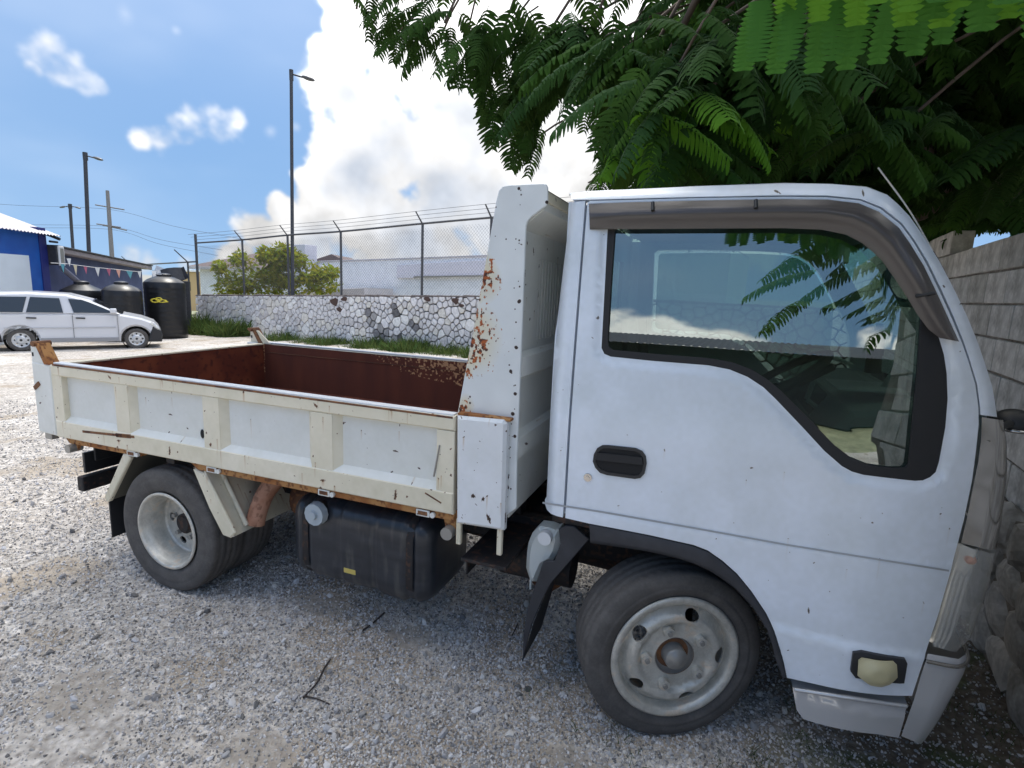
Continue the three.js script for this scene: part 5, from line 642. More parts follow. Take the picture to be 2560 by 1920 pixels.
    for (const [v, uE, vE, uW, vW] of [[452, 545, 520, -200, 424], [489, 480, 540, -200, 470], [495, 470, 552, -200, 478], [572, 480, 590, -200, 560]]) { const c = at(toK(v)), e = atD(uE, vE, 40).sub(o), w2 = atD(uW, vW, 44).sub(o); part('power_line', [tube([w2, w2.clone().lerp(c, 0.5).add(V(0, -0.15, 0)), c, c.clone().lerp(e, 0.5).add(V(0, -0.2, 0)), e], 0.011, 40, 4)], pole, P); } }
}
// ------------------------------------------------------------------ parked van
{
  const f = onY(297, 752, gy(-15.4, -8.8)), r = onY(48, 758, gy(-16.7, -6.7)), d = f.clone().sub(r), th = Math.atan2(-d.z, d.x), wb = Math.hypot(d.x, d.z);
  const Vn = thing('parked_van', 'silver-white cargo van with a black bumper parked before the water tanks', 'van', [r.x, gy(r.x, r.z), r.z], th);
  const k = wb / 2.455, W = 1.62, paint = phys(0.66, 0.67, 0.70, 0.32, { clearcoat: 0.7, clearcoatRoughness: 0.12 }), gl = phys(0.03, 0.033, 0.036, 0.06, { clearcoat: 1, clearcoatRoughness: 0.03 });
  // local: x forward, near side at z = +0.02 (towards the camera), far side z = -W
  const arc = (cx, r0) => { const o = []; for (let i = 0; i <= 10; i++) { const a = Math.PI * (i / 10); o.push([cx - r0 * Math.cos(a), 0.29 + r0 * Math.sin(a)]); } return o; };
  const body = [[-0.9, 0.30], [-0.86, 0.24], [-0.36, 0.24], ...arc(0, 0.36), [0.36, 0.22], [2.095, 0.22], ...arc(2.455, 0.36), [2.815, 0.24], [2.98, 0.26], [3.04, 0.42], [3.01, 0.6], [2.9, 0.75], [2.6, 0.88], [2.15, 0.985], [1.0, 1.0], [-0.92, 1.0], [-0.95, 0.6]].map(p => [p[0] * k, p[1]]);
  part('body', [extr(body, -W, 0.02, 0.05)], paint, Vn);
  const gh = [[-0.92, 0.98], [-0.8, 1.4], [-0.62, 1.5], [0.24, 1.545], [0.985, 1.51], [1.48, 1.36], [2.16, 0.97]].map(p => [p[0] * k, p[1]]);
  part('roof', [tf(extr(gh, -W, 0.02, 0.06), v => { const t = clamp((v.y - 1.0) / 0.5), m = -W / 2; v.z = m + (v.z - m) * (1 - 0.13 * t); })], paint, Vn);
  const side = (pts, m, name, off, parent = Vn) => part(name, [tf(extr(pts.map(p => [p[0] * k, p[1]]), -0.01, 0.012, 0.004), v => { v.z += off - 0.105 * clamp((v.y - 1.0) / 0.5) + 0.012; })], m, parent);
  side([[1.12, 1.02], [2.0, 1.02], [1.75, 1.16], [1.45, 1.31], [1.3, 1.37], [1.02, 1.39]], gl, 'front_window', 0.02); side([[0.16, 1.02], [0.9, 1.02], [0.84, 1.4], [0.26, 1.42]], gl, 'rear_window', 0.02); side([[-0.8, 1.02], [0.09, 1.02], [0.19, 1.42], [-0.62, 1.41]], gl, 'cargo_window', 0.02);
  part('windscreen', [grid([[1.52, 1.35], [1.85, 1.16], [2.16, 0.99]].map(p => [V(p[0] * k + 0.015, p[1] + 0.012, -0.1), V(p[0] * k + 0.015, p[1] + 0.012, -W + 0.12)]))], gl, Vn);
  for (const x of [0.25, 1.25]) side([[x - 0.1, 0.86], [x + 0.1, 0.855], [x + 0.1, 0.89], [x - 0.1, 0.895]], M.blackPlastic, 'door_handle', 0.03);
  for (const x of [1.08, 2.05]) side([[x, 0.3], [x + 0.006, 0.3], [x + 0.006, 1.0], [x, 1.0]], M.blackSoft, 'door_seam', 0.022);
  side([[2.78, 0.72], [2.84, 0.79], [2.98, 0.62], [3.02, 0.55], [2.95, 0.55]], M.lens, 'headlight', 0.03);
  part('front_bumper', [extr([[2.72, 0.2], [3.05, 0.2], [3.08, 0.4], [3.05, 0.53], [2.86, 0.66], [2.8, 0.5]].map(p => [p[0] * k, p[1]]), -W - 0.02, 0.045, 0.03)], M.blackPlastic, Vn); part('rear_bumper', [extr([[-0.98, 0.26], [-0.36, 0.24], [-0.38, 0.5], [-0.98, 0.56]].map(p => [p[0] * k, p[1]]), -W - 0.02, 0.045, 0.03)], M.blackPlastic, Vn);
  side([[0.4, 0.235], [2.06, 0.235], [2.06, 0.34], [0.4, 0.34]], mat(0.3, 0.3, 0.31, 0.6), 'sill_strip', 0.03); side([[-0.3, 0.6], [2.0, 0.62], [2.0, 0.64], [-0.3, 0.62]], mat(0.5, 0.51, 0.54, 0.4), 'side_crease', 0.026);
  part('wing_mirror', [box(1.9 * k, 2.05 * k, 1.02, 1.15, 0.02, 0.2, 0.03, 2)], paint, Vn);
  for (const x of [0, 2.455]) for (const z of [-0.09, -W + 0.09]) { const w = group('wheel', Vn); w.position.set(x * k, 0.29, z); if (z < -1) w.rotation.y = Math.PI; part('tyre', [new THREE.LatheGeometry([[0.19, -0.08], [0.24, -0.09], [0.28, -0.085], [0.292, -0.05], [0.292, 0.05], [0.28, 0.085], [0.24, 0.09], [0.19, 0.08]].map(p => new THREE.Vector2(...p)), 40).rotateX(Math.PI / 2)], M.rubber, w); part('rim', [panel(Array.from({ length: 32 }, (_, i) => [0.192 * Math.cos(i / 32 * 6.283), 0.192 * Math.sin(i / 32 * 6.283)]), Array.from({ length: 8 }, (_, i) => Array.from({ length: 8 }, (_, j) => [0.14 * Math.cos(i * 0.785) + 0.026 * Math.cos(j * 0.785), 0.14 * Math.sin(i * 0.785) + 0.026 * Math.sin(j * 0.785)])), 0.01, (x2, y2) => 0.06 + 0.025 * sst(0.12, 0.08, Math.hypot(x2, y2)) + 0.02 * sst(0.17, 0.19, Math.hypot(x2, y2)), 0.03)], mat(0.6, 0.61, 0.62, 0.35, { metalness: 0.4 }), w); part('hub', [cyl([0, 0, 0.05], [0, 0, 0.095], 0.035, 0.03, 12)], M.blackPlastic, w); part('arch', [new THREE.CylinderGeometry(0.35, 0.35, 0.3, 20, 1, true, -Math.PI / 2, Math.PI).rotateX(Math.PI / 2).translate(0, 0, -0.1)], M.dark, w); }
}
// ------------------------------------------------------------------ feathery-leaved tree over the truck
const leafM = (r, g, b, t = 0.42) => phys(r, g, b, 1.0, { transmission: t, thickness: 0, ior: 1.3, specularIntensity: 0.25 });
function inst(name, geo, m, list, parent, colors) { const o = new THREE.InstancedMesh(prep(geo), m, list.length); list.forEach((x, i) => { o.setMatrixAt(i, x); if (colors) o.setColorAt(i, colors[i]); }); o.name = parent === scene ? numbered(name) : name; o.castShadow = o.receiveShadow = true; o.userData.kind = 'stuff'; parent.add(o); return o; }
// one feathered leaf, 1 m long along +x, arching down; its fingers leave the rib sideways and hang
function frond(nP, seed, hang, L0 = 0.24) {
  const R = rng(seed), pos = [], arch = t => V(t, 0.10 * t - 0.32 * t * t, 0);
  for (let k = 0; k < nP; k++) {
    const t = 0.08 + 0.92 * k / (nP - 1), o = arch(t), tan = V(1, 0.10 - 0.64 * t, 0).normalize(), L = L0 * Math.pow(Math.sin(Math.PI * (0.12 + 0.74 * t)), 0.5) * (0.9 + 0.2 * R()), w = 0.92 / nP * (0.47 + 0.10 * R());
    for (const s of [-1, 1]) {
      const pts = []; let p = o.clone(), ang = -0.1 - 0.3 * R(); const f = 0.22 + 0.2 * R(), n = 3;
      for (let j = 0; j <= n; j++) { pts.push(p.clone()); const d = V(0, Math.sin(ang), s * Math.cos(ang)).addScaledVector(tan, f).normalize(); p = p.clone().addScaledVector(d, L / n); ang -= hang * (0.75 + 0.5 * R()); }
      const W = [w * 0.55, w, w * 0.95, w * 0.3]; const e = (j, q) => pts[j].clone().addScaledVector(tan, W[j] * q);
      for (let j = 0; j < n; j++) { const A = e(j, -1), B = e(j, 1), C = e(j + 1, -1), D = e(j + 1, 1); for (const v of [A, B, C, B, D, C]) pos.push(v.x, v.y, v.z); }
    }
  }
  for (let k = 0; k < 5; k++) { const a = arch(k / 5), b = arch((k + 1) / 5), z = V(0, 0, 0.006); for (const v of [a.clone().sub(z), a.clone().add(z), b.clone().sub(z), a.clone().add(z), b.clone().add(z), b.clone().sub(z)]) pos.push(v.x, v.y, v.z); }
  const g = new THREE.BufferGeometry(); g.setAttribute('position', new THREE.Float32BufferAttribute(pos, 3)); g.computeVertexNormals(); g.setAttribute('uv', new THREE.Float32BufferAttribute(new Float32Array(pos.length / 3 * 2), 2)); return g;
}
// a leaf near the lens: every finger carries its rows of small leaflets
function leafletFrond(nP, nL, seed) {
  const R = rng(seed), pos = [], tri = (...v) => { for (const p of v) pos.push(p.x, p.y, p.z); };
  for (let k = 0; k < nP; k++) for (const s of [-1, 1]) {
    const t = 0.06 + 0.94 * k / (nP - 1), o = V(t, -0.12 * t * t, 0), L = 0.30 * Math.pow(Math.sin(Math.PI * (0.15 + 0.7 * t)), 0.5), f = 0.10 + 0.25 * R(), out = 0.35 + 0.2 * R(); let p = o.clone();
    for (let j = 0; j < nL; j++) { const q = j / nL, d = V(f, -1 - 0.4 * q, s * out * (1 - q)).normalize(), nx = p.clone().addScaledVector(d, L / nL), w = 0.40 / nP * (0.72 + 0.35 * Math.sin(Math.PI * (0.15 + 0.8 * q))), h = L / nL; for (const e of [-1, 1]) { const a = p, b = p.clone().add(V(e * w * 0.6, -h * 0.05, 0.0)), c = p.clone().add(V(e * w, -h * 0.45, s * 0.004)), g = p.clone().add(V(e * w * 0.72, -h * 1.0, s * 0.006)), z = nx; tri(a, b, c); tri(a, c, g); tri(a, g, z); } p = nx; }
  }
  const g = new THREE.BufferGeometry(); g.setAttribute('position', new THREE.Float32BufferAttribute(pos, 3)); g.computeVertexNormals(); g.setAttribute('uv', new THREE.Float32BufferAttribute(new Float32Array(pos.length / 3 * 2), 2)); return g;
}
{
  const tree = thing('shade_tree', 'spreading tree with dark feathery leaves hanging over the truck cab', 'tree', [4.3, 0, -2.4]), O = tree.position;
  const bN = 256, bf = tile((x, y) => fbm(x * 0.05, y * 0.02, 5, 4), bN), bark = mat(1, 1, 1, 0.9, { map: (() => { const t = tex(bN, bN, (x, y) => { const v = bf(x, y) * 60; return [82 + v, 68 + v, 60 + v]; }); t.repeat.set(2, 2); return t; })() });
  const limb = (pts, r0, r1) => { const c = new THREE.CatmullRomCurve3(pts.map(p => p.clone().sub(O))), n = 14, rows = []; for (let i = 0; i <= n; i++) { const p = c.getPoint(i / n), t = c.getTangent(i / n), a = V(0.3, 0.2, 1).cross(t).normalize(), b = t.clone().cross(a), r = mix(r0, r1, i / n), row = []; for (let k = 0; k <= 9; k++) { const w = k / 9 * 6.2832; row.push(p.clone().addScaledVector(a, Math.cos(w) * r).addScaledVector(b, Math.sin(w) * r)); } rows.push(row); } return grid(rows); };
  const K1 = atD(2290, 500, 4.3), K2 = atD(2150, 372, 4.5), K3 = atD(2118, 250, 4.6), K4 = atD(2095, 90, 4.7);
  const limbs = [[[V(4.3, -0.1, -2.4), V(4.1, 0.9, -2.3), K1.clone().lerp(V(4, 1.5, -2.3), 0.5), K1], 0.19, 0.12], [[K1, K2, K3, K4, atD(2060, -60, 4.8)], 0.1, 0.045], [[K1, V(3.0, 3.2, -1.4), V(1.6, 3.7, -0.9), V(0.2, 3.75, -0.7), V(-0.9, 3.55, -0.7), V(-1.7, 3.3, -0.8)], 0.085, 0.016], [[atD(2010, 330, 3.9), atD(1900, 212, 3.7), atD(1780, 108, 3.6), atD(1650, -10, 3.6)], 0.035, 0.022], [[K3, atD(2010, 330, 3.9)], 0.045, 0.035], [[K2, V(2.6, 3.0, -4.6), V(1.4, 3.4, -6.4)], 0.07, 0.03], [[K1, V(3.4, 3.0, 0.2), V(2.2, 3.5, 1.6), V(0.9, 3.4, 2.2)], 0.08, 0.02], [[V(1.6, 3.7, -0.9), V(0.6, 3.3, -2.2), V(-0.6, 3.2, -3.0)], 0.04, 0.014], [[V(0.2, 3.75, -0.7), V(-0.4, 3.1, -1.7), V(-0.75, 2.75, -2.3)], 0.025, 0.01], [[V(2.2, 3.5, 1.6), V(1.3, 3.0, 1.0), V(0.9, 2.75, 0.9)], 0.022, 0.01], [[atD(1935, 455, 5.2), atD(1990, 470, 5.2), atD(2060, 400, 5.0), K3], 0.03, 0.04], [[V(0.6, 3.3, -2.2), V(0.4, 2.9, -3.6), V(-0.2, 2.6, -4.6)], 0.02, 0.01]];
  part('trunk', [limb(...limbs[0])], bark, tree); for (const l of limbs.slice(1)) part('limb', [limb(...l)], bark, tree);
  const R = rng(1234);
  const low = [[-400, -200], [700, -60], [722, 40], [765, 95], [850, 165], [905, 150], [960, 195], [1040, 215], [1062, 340], [1112, 393], [1150, 385], [1172, 300], [1200, 232], [1255, 225], [1262, 300], [1270, 415], [1292, 415], [1900, 400], [1960, 450], [2040, 560], [2060, 500], [2212, 505], [2600, 505]];
  const lowB = u => { for (let i = 0; i < low.length - 1; i++) if (u <= low[i + 1][0]) return mix(low[i][1], low[i + 1][1], (u - low[i][0]) / (low[i + 1][0] - low[i][0])); return 505; };
  const okAt = p => { const [u, v, w] = toPx(p); if (w < 0.15) return p.distanceTo(EYE) > 1.1; if (u < -250 || u > 2450 || v < -400) return p.y > 2.1; if (v > (u > 1300 && u < 2005 && w > 3.3 ? 540 : lowB(u))) return false; if (w < 1.75 && !(u > 1700 && v < 150)) return false; if (u > 1250 && w < 2.1 && v > 330) return false; return true; };
  const near = [], far = [], corner = [[2090, 440], [2130, 460], [2170, 450], [2200, 470], [2220, 430], [2060, 420], [2150, 410], [2240, 480]];
  const twigs = []; const addFrond = (p, dir, len, tint, keep) => { const x = dir.clone().normalize(), side = V(0, 1, 0).cross(x).normalize(); if (side.lengthSq() < 0.1) return; const y = x.clone().cross(side).normalize().negate(); if (y.y < 0) y.negate(); const z = x.clone().cross(y); const q = new THREE.Matrix4().makeBasis(x, y, z).scale(V(len, len, len)); const roll = new THREE.Matrix4().makeRotationX((R() - 0.5) * 0.9); q.multiply(roll); q.setPosition(p.clone().sub(O)); const tip = p.clone().addScaledVector(x, len).add(V(0, -0.2 * len, 0)), mid = p.clone().addScaledVector(x, len * 0.55); if (!okAt(p) || !okAt(tip) || !okAt(mid)) return; const [u, v, w] = toPx(mid); const seen = w > 0 && u > -40 && u < 2252 && v > -60 && v < 520; (seen ? near : far).push({ m: q, w, tint, p: len / Math.max(w, 0.3) }); };
  const cluster = (p, n, spread, len, tint, down = 0.35, bx = 0) => { { const [u, v, w] = toPx(p); if (w > 0 && u > 650 && u < 2300 && v > -150 && v < 420 && okAt(p)) { const e = p.clone().add(V(0.3 + 0.5 * R(), 0.25 + 0.45 * R(), (R() - 0.5) * 0.6)); if (okAt(e)) twigs.push(tube([p.clone().sub(O), p.clone().lerp(e, 0.5).add(V(0, 0.04, 0)).sub(O), e.sub(O)], 0.006 + 0.004 * R(), 4, 4)); } } for (let k = 0; k < n; k++) { const a = R() * 6.2832, d = V(Math.cos(a) + bx, -down + (R() - 0.5) * 0.7, Math.sin(a)), o = p.clone().add(V((R() - 0.5) * spread, (R() - 0.5) * spread * 0.6, (R() - 0.5) * spread)); addFrond(o, d, len * (0.75 + 0.5 * R()), tint); } };
  // sprays on the limb ends that reach over the bed
  for (const [u, v, w, n] of [[770, 20, 3.7, 4], [800, 60, 3.8, 4], [840, 95, 3.9, 4], [1250, 380, 5.2, 4], [1270, 395, 5.6, 4], [820, 20, 3.6, 6], [870, 60, 3.7, 6], [905, 25, 3.5, 5], [960, 50, 3.4, 6], [940, 110, 3.8, 4], [1010, 70, 3.4, 7], [1060, 110, 3.6, 7], [1010, 150, 3.9, 4], [1090, 60, 3.2, 7], [1130, 150, 3.7, 7], [1110, 210, 4.0, 6], [1120, 265, 4.2, 7], [1125, 310, 4.4, 6], [1100, 340, 4.6, 4], [1180, 80, 3.2, 7], [1180, 160, 3.5, 7], [1230, 120, 3.2, 7], [1240, 180, 3.7, 5], [1280, 60, 3.0, 7]]) cluster(atD(u, v, w), Math.round(n * 1.7), 0.36, 0.41, 0, 0.75, -0.45);
  for (const [u, v, w, n, t] of [[1330, 120, 2.7, 7, 0.3], [1360, 200, 2.9, 7, 0.6], [1420, 90, 2.6, 7, 0.2], [1450, 170, 2.3, 7, 0.5], [1400, 260, 2.6, 6, 0.6], [1470, 230, 2.3, 5, 0.8], [1520, 110, 2.4, 7, 0.4], [1350, 300, 3.0, 6, 0.6], [1440, 310, 2.7, 6, 0.5], [1380, 350, 3.2, 5, 0.6], [1560, 190, 2.5, 7, 0.3], [1620, 110, 2.3, 7, 0.4], [1560, 50, 2.2, 7, 0.4], [1660, 180, 2.7, 7, 0.2], [1700, 90, 2.4, 7, 0.3], [1310, 360, 4.2, 4, 0], [1850, 220, 3.0, 5, 0.2], [1960, 260, 2.8, 5, 0.2]]) cluster(atD(u, v, w), n * 2, 0.35, 0.4, t, 0.5);
  // the crown's volume; its last lobe is unseen, added to shade the foreground
  const E = [[V(1.8, 4.2, -1.4), V(3.0, 1.3, 2.8), 80], [V(2.4, 3.6, -5.0), V(3.2, 2.0, 3.6), 380], [V(3.4, 3.4, -2.2), V(2.2, 1.6, 2.6), 110], [V(1.6, 3.9, 0.9), V(1.8, 0.8, 1.0), 26], [V(0.4, 3.5, -3.2), V(1.6, 0.9, 2.2), 80], [V(5.5, 3.2, -7.5), V(4.2, 2.4, 4.0), 240], [V(4.2, 2.5, -4.6), V(1.9, 1.1, 3.4), 130], [V(1.2, 2.9, -8.0), V(2.6, 1.0, 2.2), 110], [V(-3.2, 5.2, -1.8), V(1.7, 0.6, 1.7), 60]];
  for (const [c, r, n] of E) for (let k = 0; k < n; k++) { let q; do { q = V(R() * 2 - 1, R() * 2 - 1, R() * 2 - 1); } while (q.lengthSq() > 1); const p = c.clone().add(q.multiply(r)); if (p.y < (p.x > 2.4 ? 1.5 : 2.15)) continue; { const [u, v, w] = toPx(p); if (w > 0 && u < 1260 && v > -120) continue; } cluster(p, 9, 0.55, 0.46, R() < 0.12 ? 0.4 : 0, 0.4); }
  for (const [u, v] of corner) for (const w of [5.5, 7, 8.5]) cluster(atD(u, v, w), 9, 0.6, 0.5, 0, 0.2);
  for (let k = 0; k < 150; k++) { const u = 1300 + 760 * R(), v = 150 + 250 * R(), w = 3.6 + 5.4 * R(); cluster(atD(u, v, w), 8, 0.5, 0.46, R() < 0.1 ? 0.6 : 0, 0.3); }
  // sprays hanging beside the lens, which the driver's window mirrors
  for (let k = 0; k < 22; k++) { const p = V(0.55 + 1.1 * R(), 1.95 + 0.75 * R(), 0.8 + 1.3 * R()), a = R() * 6.283, x = V(-0.8 + 0.5 * Math.cos(a), -0.35 + 0.3 * R(), 0.5 * Math.sin(a)).normalize(); const [u, , w] = toPx(p), [u2, , w2] = toPx(p.clone().addScaledVector(x, 0.5)); if ((w > 0 && u < 2330) || (w2 > 0 && u2 < 2330)) continue; const z = x.clone().cross(V(0, 1, 0)).normalize(), y = z.clone().cross(x), m = new THREE.Matrix4().makeBasis(x, y, z).scale(V(0.45, 0.45, 0.45)); m.setPosition(p.clone().sub(O)); far.push({ m, w: 1, tint: 0.3, p: 0 }); }
  near.sort((a, b) => b.p - a.p);
  const gs = [frond(18, 3, 0.28), frond(17, 8, 0.5), frond(20, 12, 0.4)].map(prep);
  const tints = [leafM(0.050, 0.115, 0.026, 0.38), leafM(0.060, 0.14, 0.026, 0.4), leafM(0.040, 0.095, 0.028, 0.35), leafM(0.15, 0.34, 0.03, 0.5)];  // the last, brighter green has sunlight put into its colour
  const crown = group('crown', tree), L = near.slice(0, 290), rest = [...near.slice(290), ...far];
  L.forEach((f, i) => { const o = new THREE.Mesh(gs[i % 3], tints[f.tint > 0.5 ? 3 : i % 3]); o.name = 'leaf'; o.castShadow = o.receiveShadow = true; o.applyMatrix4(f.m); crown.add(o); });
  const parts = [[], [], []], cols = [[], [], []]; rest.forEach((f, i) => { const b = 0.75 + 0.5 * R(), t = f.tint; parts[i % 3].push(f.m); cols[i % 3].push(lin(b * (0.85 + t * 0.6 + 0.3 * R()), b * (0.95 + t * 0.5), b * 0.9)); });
  parts.forEach((p, i) => inst('foliage', gs[i], leafM(0.042, 0.095, 0.022, 0.32), p, crown, cols[i]));
  part('twigs', twigs, bark, tree).userData.kind = 'stuff';
  console.log('fronds', near.length, far.length);
  // a leaf hanging close over the lens at the top right, its leaflets plain to see
  const big = prep(leafletFrond(9, 15, 77)), bm = [leafM(0.16, 0.36, 0.04, 0.5), leafM(0.08, 0.22, 0.04, 0.45)];  // brighter first green: sun through the crown put into the leaf colour
  for (const [u, v, w, len, ax, ay, az, k] of [[1650, -125, 0.95, 0.5, 1, -0.02, 0.1, 0], [1960, -160, 0.85, 0.6, 1, -0.04, 0.2, 1], [2330, -150, 0.95, 0.55, -0.8, -0.1, 0.3, 1]]) { const p = atD(u, v, w), x = V(ax, ay, az).normalize(), z = x.clone().cross(V(0, 1, 0)).normalize(), y = z.clone().cross(x); const m = new THREE.Matrix4().makeBasis(x, y, z).scale(V(len, len, len)); m.setPosition(p.clone().sub(O)); const o = new THREE.Mesh(big, bm[k]); o.name = 'leaf'; o.castShadow = o.receiveShadow = true; o.applyMatrix4(m); crown.add(o); }
}
// ------------------------------------------------------------------ flowering bush behind the wall
{
  const [s0, , p0] = wallAt(600, 600, 3.0), B = thing('flowering_bush', 'yellow-green bush with white flowers growing behind the stone wall', 'bush', [p0.x, gy(p0.x, p0.z), p0.z]), O = B.position, R = rng(66);
  const leaf = new THREE.BufferGeometry(); { const p = [0, 0, 0, 0.5, 0.08, 0.28, 1, -0.05, 0, 0, 0, 0, 1, -0.05, 0, 0.5, 0.08, -0.28]; leaf.setAttribute('position', new THREE.Float32BufferAttribute(p, 3)); leaf.computeVertexNormals(); }
  const shape = [[520, 600, 55, 42], [585, 585, 62, 48], [650, 600, 60, 42], [700, 615, 34, 26], [495, 620, 34, 24], [560, 620, 70, 26], [630, 622, 80, 24], [600, 560, 30, 18], [640, 562, 22, 16]];
  for (let k = 0; k < 16; k++) { const e = shape[k % 9], a = 3.3 + 2.9 * R(); shape.push([e[0] + e[2] * Math.cos(a), e[1] + e[3] * Math.sin(a), 12 + 10 * R(), 9 + 8 * R()]); }
  const list = [], cols = [], fl = []; const dep = p0.clone().sub(EYE).dot(FW);
  for (let k = 0; k < 8000; k++) { const e = shape[Math.floor(R() * shape.length)], a = R() * 6.283, d = Math.pow(R(), 0.45), p = atD(e[0] + e[2] * d * Math.cos(a), e[1] + e[3] * d * Math.sin(a), dep + (R() - 0.5) * 2.2 * Math.sqrt(1.05 - d * d)); if (p.y < 0.6) continue; const s = 0.17 + 0.12 * R(), m = new THREE.Matrix4().makeRotationFromEuler(new THREE.Euler(R() * 1.6 - 0.8, R() * 6.283, R() * 1.8 - 0.9)).scale(V(s, s, s)); m.setPosition(p.clone().sub(O)); if (k % 95 === 0) fl.push(m.clone().scale(V(0.85, 0.85, 0.85))); else { list.push(m); const b = 0.7 + 0.6 * R(); cols.push(lin(b * (0.9 + 0.5 * R()), b, b * 0.8)); } }
  const st = []; for (let k = 0; k < 7; k++) { const e = shape[k], q = atD(e[0], e[1], dep).sub(O); st.push(cyl([(R() - 0.5) * 0.4, 0, (R() - 0.5) * 0.4], q.toArray(), 0.05, 0.02, 6)); } part('stems', st, mat(0.12, 0.09, 0.06, 0.9), B);
  inst('foliage', leaf, leafM(0.24, 0.30, 0.03, 0.4), list, B, cols);
  const petal = mergeGeometries(Array.from({ length: 5 }, (_, i) => prep(leaf.clone()).rotateZ(0.35).rotateY(i * 1.2566))); inst('flowers', petal, mat(0.8, 0.8, 0.74, 0.8), fl, B);
}
// ------------------------------------------------------------------ grass along the wall foot, weeds in the gravel
{
  const R = rng(321), blade = new THREE.BufferGeometry(); blade.setAttribute('position', new THREE.Float32BufferAttribute([-0.03, 0, 0, 0.03, 0, 0, 0.10, 0.55, 0.02, -0.03, 0, 0, 0.10, 0.55, 0.02, 0.28, 1, 0.04], 3)); blade.computeVertexNormals();
  const list = [], cols = []; for (let k = 0; k < 26000; k++) { const s = R() * 17, off = 0.05 + Math.pow(R(), 1.6) * 1.1; const [sg] = [s]; const u = toPx(WB.clone().addScaledVector(WD, s).setY(-0.3))[0]; let d = fbm(s * 1.3, 2, 1, 3) * 1.15; if (u < 545) d += 0.28; d += 0.35 * (vn(s * 5, 3, 7) - 0.5); if (u > 548 && u < 612) d -= 0.4; if (R() > sst(0.34, 0.75, d)) continue; const p = WB.clone().addScaledVector(WD, s).addScaledVector(WN, off); const h = (u < 545 ? 0.32 : 0.2) * (0.35 + 1.3 * R() * R() + 0.5 * vn(s * 3, 9, 2)) * (0.6 + d); const m = new THREE.Matrix4().makeRotationFromEuler(new THREE.Euler((R() - 0.5) * 1.5, R() * 6.283, (R() - 0.5) * 1.5)).scale(V(h * (0.9 + R()), h, h)); m.setPosition(p.x, gy(p.x, p.z) - 0.01, p.z); list.push(m); const b = 0.6 + 0.8 * R(); cols.push(lin(b * (0.8 + 0.5 * R()), b, b * 0.8)); }
  const g = inst('grass', blade, leafM(0.10, 0.155, 0.055, 0.35), list, scene, cols); tag(g, 'rank green grass growing along the foot of the stone wall', 'grass', null, 'stuff');
  // weeds: small tufts in the gravel and by the front wheel
  const wl = [], wc = []; for (const [u, v, n, r] of [[1640, 1640, 60, 0.05], [1560, 1655, 30, 0.04], [1330, 1600, 26, 0.06], [1320, 1560, 20, 0.04], [1380, 1650, 20, 0.05], [1200, 1480, 30, 0.12], [1170, 1530, 24, 0.1], [1720, 1600, 40, 0.06], [1800, 1650, 50, 0.08], [2050, 1640, 60, 0.1], [2120, 1560, 60, 0.12], [2160, 1480, 60, 0.12], [2190, 1620, 60, 0.1], [1250, 1590, 20, 0.05], [2190, 1420, 40, 0.12], [1720, 1530, 40, 0.05]]) { const c = onY(u, v, 0); for (let k = 0; k < n; k++) { const a = R() * 6.283, d = r * Math.sqrt(R()), h = 0.016 + 0.028 * R(), m = new THREE.Matrix4().makeRotationFromEuler(new THREE.Euler((R() - 0.5) * 1.7, R() * 6.283, (R() - 0.5) * 1.7)).scale(V(h * 1.6, h, h * 1.4)); m.setPosition(c.x + d * Math.cos(a), 0.004, c.z + d * Math.sin(a)); wl.push(m); const b = 0.6 + 0.7 * R(); wc.push(lin(b, b, b)); } }
  tag(inst('weeds', blade, leafM(0.055, 0.10, 0.028, 0.3), wl, scene, wc), 'tiny weeds sprouting through the gravel near the front wheel', 'weeds', null, 'stuff');
}
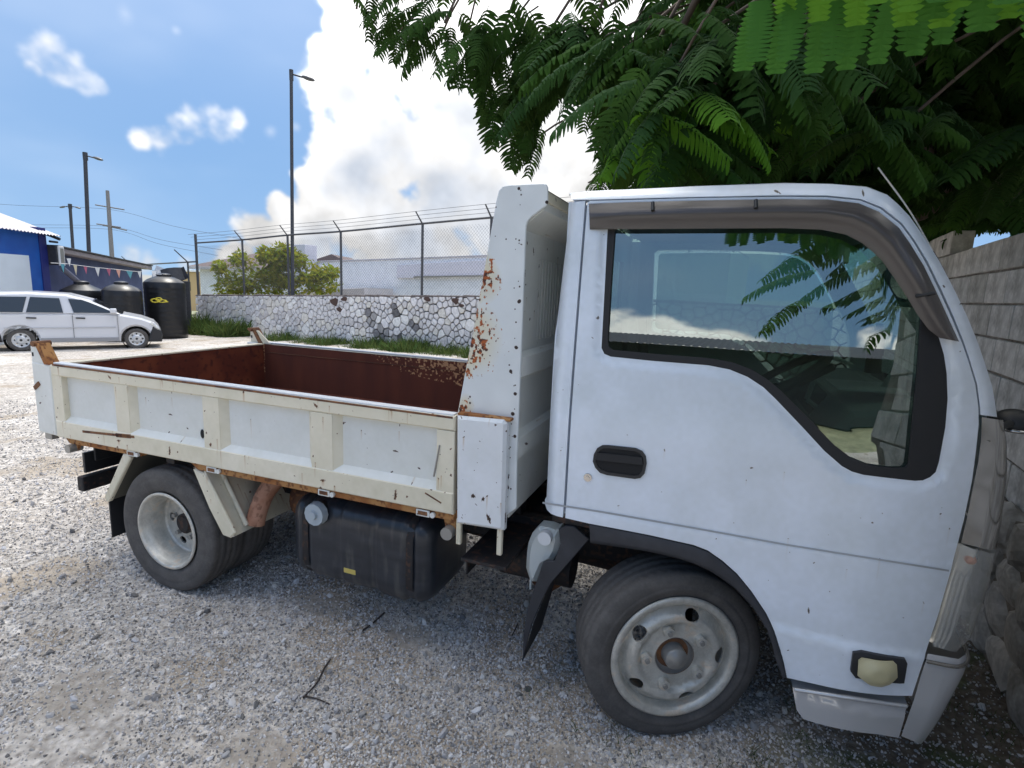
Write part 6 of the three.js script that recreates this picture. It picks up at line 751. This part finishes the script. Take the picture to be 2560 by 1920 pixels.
// ------------------------------------------------------------------ loose limestone chippings, twigs
{
  const R = rng(2024), cam = V(EYE.x, 0, EYE.z), fw = Math.atan2(FW.x, -FW.z);
  const pebble = (seed, fl) => { const g = mergeVertices(new THREE.IcosahedronGeometry(1, 1).deleteAttribute('uv').deleteAttribute('normal')); return tf(g, v => { const m = 1 + 0.75 * (vn(v.x * 1.1 + seed, v.y * 1.1 + seed, v.z * 1.1) - 0.5); v.multiplyScalar(m); v.y *= fl; }).toNonIndexed(); };
  const low = (seed, fl) => { const g = mergeVertices(new THREE.IcosahedronGeometry(1, 0).deleteAttribute('uv').deleteAttribute('normal')); const h = tf(g, v => { const m = 1 + 0.9 * (vn(v.x * 1.3 + seed, v.y * 1.3 + seed, v.z * 1.3) - 0.5); v.multiplyScalar(m); v.y *= fl; }).toNonIndexed(); h.computeVertexNormals(); return h; };
  const L = [[], [], []], C = [[], [], []];
  const e = new THREE.Euler(), m = new THREE.Matrix4();
  for (let k = 0; k < 380000; k++) {
    const r = 0.75 * Math.pow(14, R()), a = fw + (R() - 0.5) * 1.9, x = cam.x + r * Math.sin(a), z = cam.z - r * Math.cos(a);
    if (x > 2.0 || z < -9) continue;
    const cl = 0.6 * fbm(x * 1.1, z * 1.6, 7, 3) + 0.4 * fbm(x * 4.5, z * 4.5, 17, 2), soil = sst(0.2, 1.0, x - 0.18 * z); let keep = sst(0.25, 0.62, cl + 0.12) * (1 - 0.72 * soil); let bare = 0; for (const [px, pz, pr] of PATCH) { const d = Math.hypot(x - px, (z - pz) * 1.3) / pr; bare = Math.max(bare, sst(1.2, 0.7, d)); } keep *= 1 - 0.75 * bare; if (R() > keep) continue;
    const big = R() < 0.006, s = (big ? 0.013 + 0.011 * R() : 0.0030 + 0.0068 * Math.pow(R(), 2.4)) * (0.9 + 0.04 * Math.max(0, r - 2));
    e.set(R() * 6.283, R() * 6.283, R() * 6.283); m.makeRotationFromEuler(e).scale(V(s * (0.8 + 0.5 * R()), s * 0.75, s * (0.7 + 0.3 * R()))); m.setPosition(x, gy(x, z) + 0.018 * (fbm(x * 0.8, z * 0.8, 5, 3) - 0.5) + s * (0.1 + 0.35 * R()), z);
    const i = k % 3; L[i].push(m.clone()); const t = R(), b = t < 0.2 ? 0.14 + 0.12 * R() : 0.32 + 0.36 * R(), w = R() * 0.10; C[i].push(lin(b * (1 + w * 0.4), b * (1 - 0.02), b * (1 - w)));
  }
  const gm = mat(1, 1, 1, 0.95);
  [0, 1, 2].forEach(i => { const o = inst('gravel', low(3 + i * 7, 0.8), gm, L[i], scene, C[i]); tag(o, 'loose pale limestone gravel scattered over the yard', 'gravel', 'loose gravel of the yard', 'stuff'); });
  console.log('gravel', L[0].length * 3);
  const tw = mat(0.045, 0.036, 0.034, 0.9);
  const twig = (px, label, r) => { const p = px.map(([u, v]) => { const q = onY(u, v, 0); q.y = 0.012; return q; }), o = p[0].clone(); const t = thing('twig', label, 'twig', [o.x, 0, o.z]); part('stick', [tube(p.map(q => V(q.x - o.x, q.y, q.z - o.z)), r, 12, 5)], tw, t); return t; };
  const t1 = twig([[714, 1429], [700, 1450], [685, 1480], [655, 1513]], 'thin dark twig with a side shoot lying on the gravel', 0.004); { const o = t1.position, a = [[660, 1508], [690, 1516], [712, 1526]].map(([u, v]) => { const q = onY(u, v, 0); return V(q.x - o.x, 0.01, q.z - o.z); }); part('shoot', [tube(a, 0.003, 8, 5)], tw, t1); }
  twig([[830, 1328], [812, 1345], [790, 1362], [780, 1368]], 'short dark twig lying on gravel below the fuel tank', 0.005);
  twig([[1118, 1352], [1112, 1366], [1106, 1378]], 'small dark twig lying on gravel beside the front mudflap', 0.003);
}
// ------------------------------------------------------------------ what the driver's window mirrors: a low shed with a corrugated roof across the yard, behind the camera
{
  const S = thing('corrugated_shed', 'long dark shed with a corrugated roof across the yard behind the photographer', 'shed', [-4, 0, 15], 0.04);
  const w = mat(0.05, 0.055, 0.06, 0.85); part('wall', [box(-16, 16, 0, 2.62, 0.3, 5, 0.02)], w, S);
  const rows = []; for (let i = 0; i <= 1500; i++) { const x = -16.5 + 33 * i / 1500, y = 0.022 * Math.sin(x * 2 * Math.PI / 0.22); rows.push([V(x, 2.55 + y, -0.6), V(x, 3.0 + y, 2.6), V(x, 3.4 + y, 5.4)]); } part('roof', [grid(rows, true)], mat(0.09, 0.09, 0.1, 0.7), S);
}
renderer.render(scene, camera);
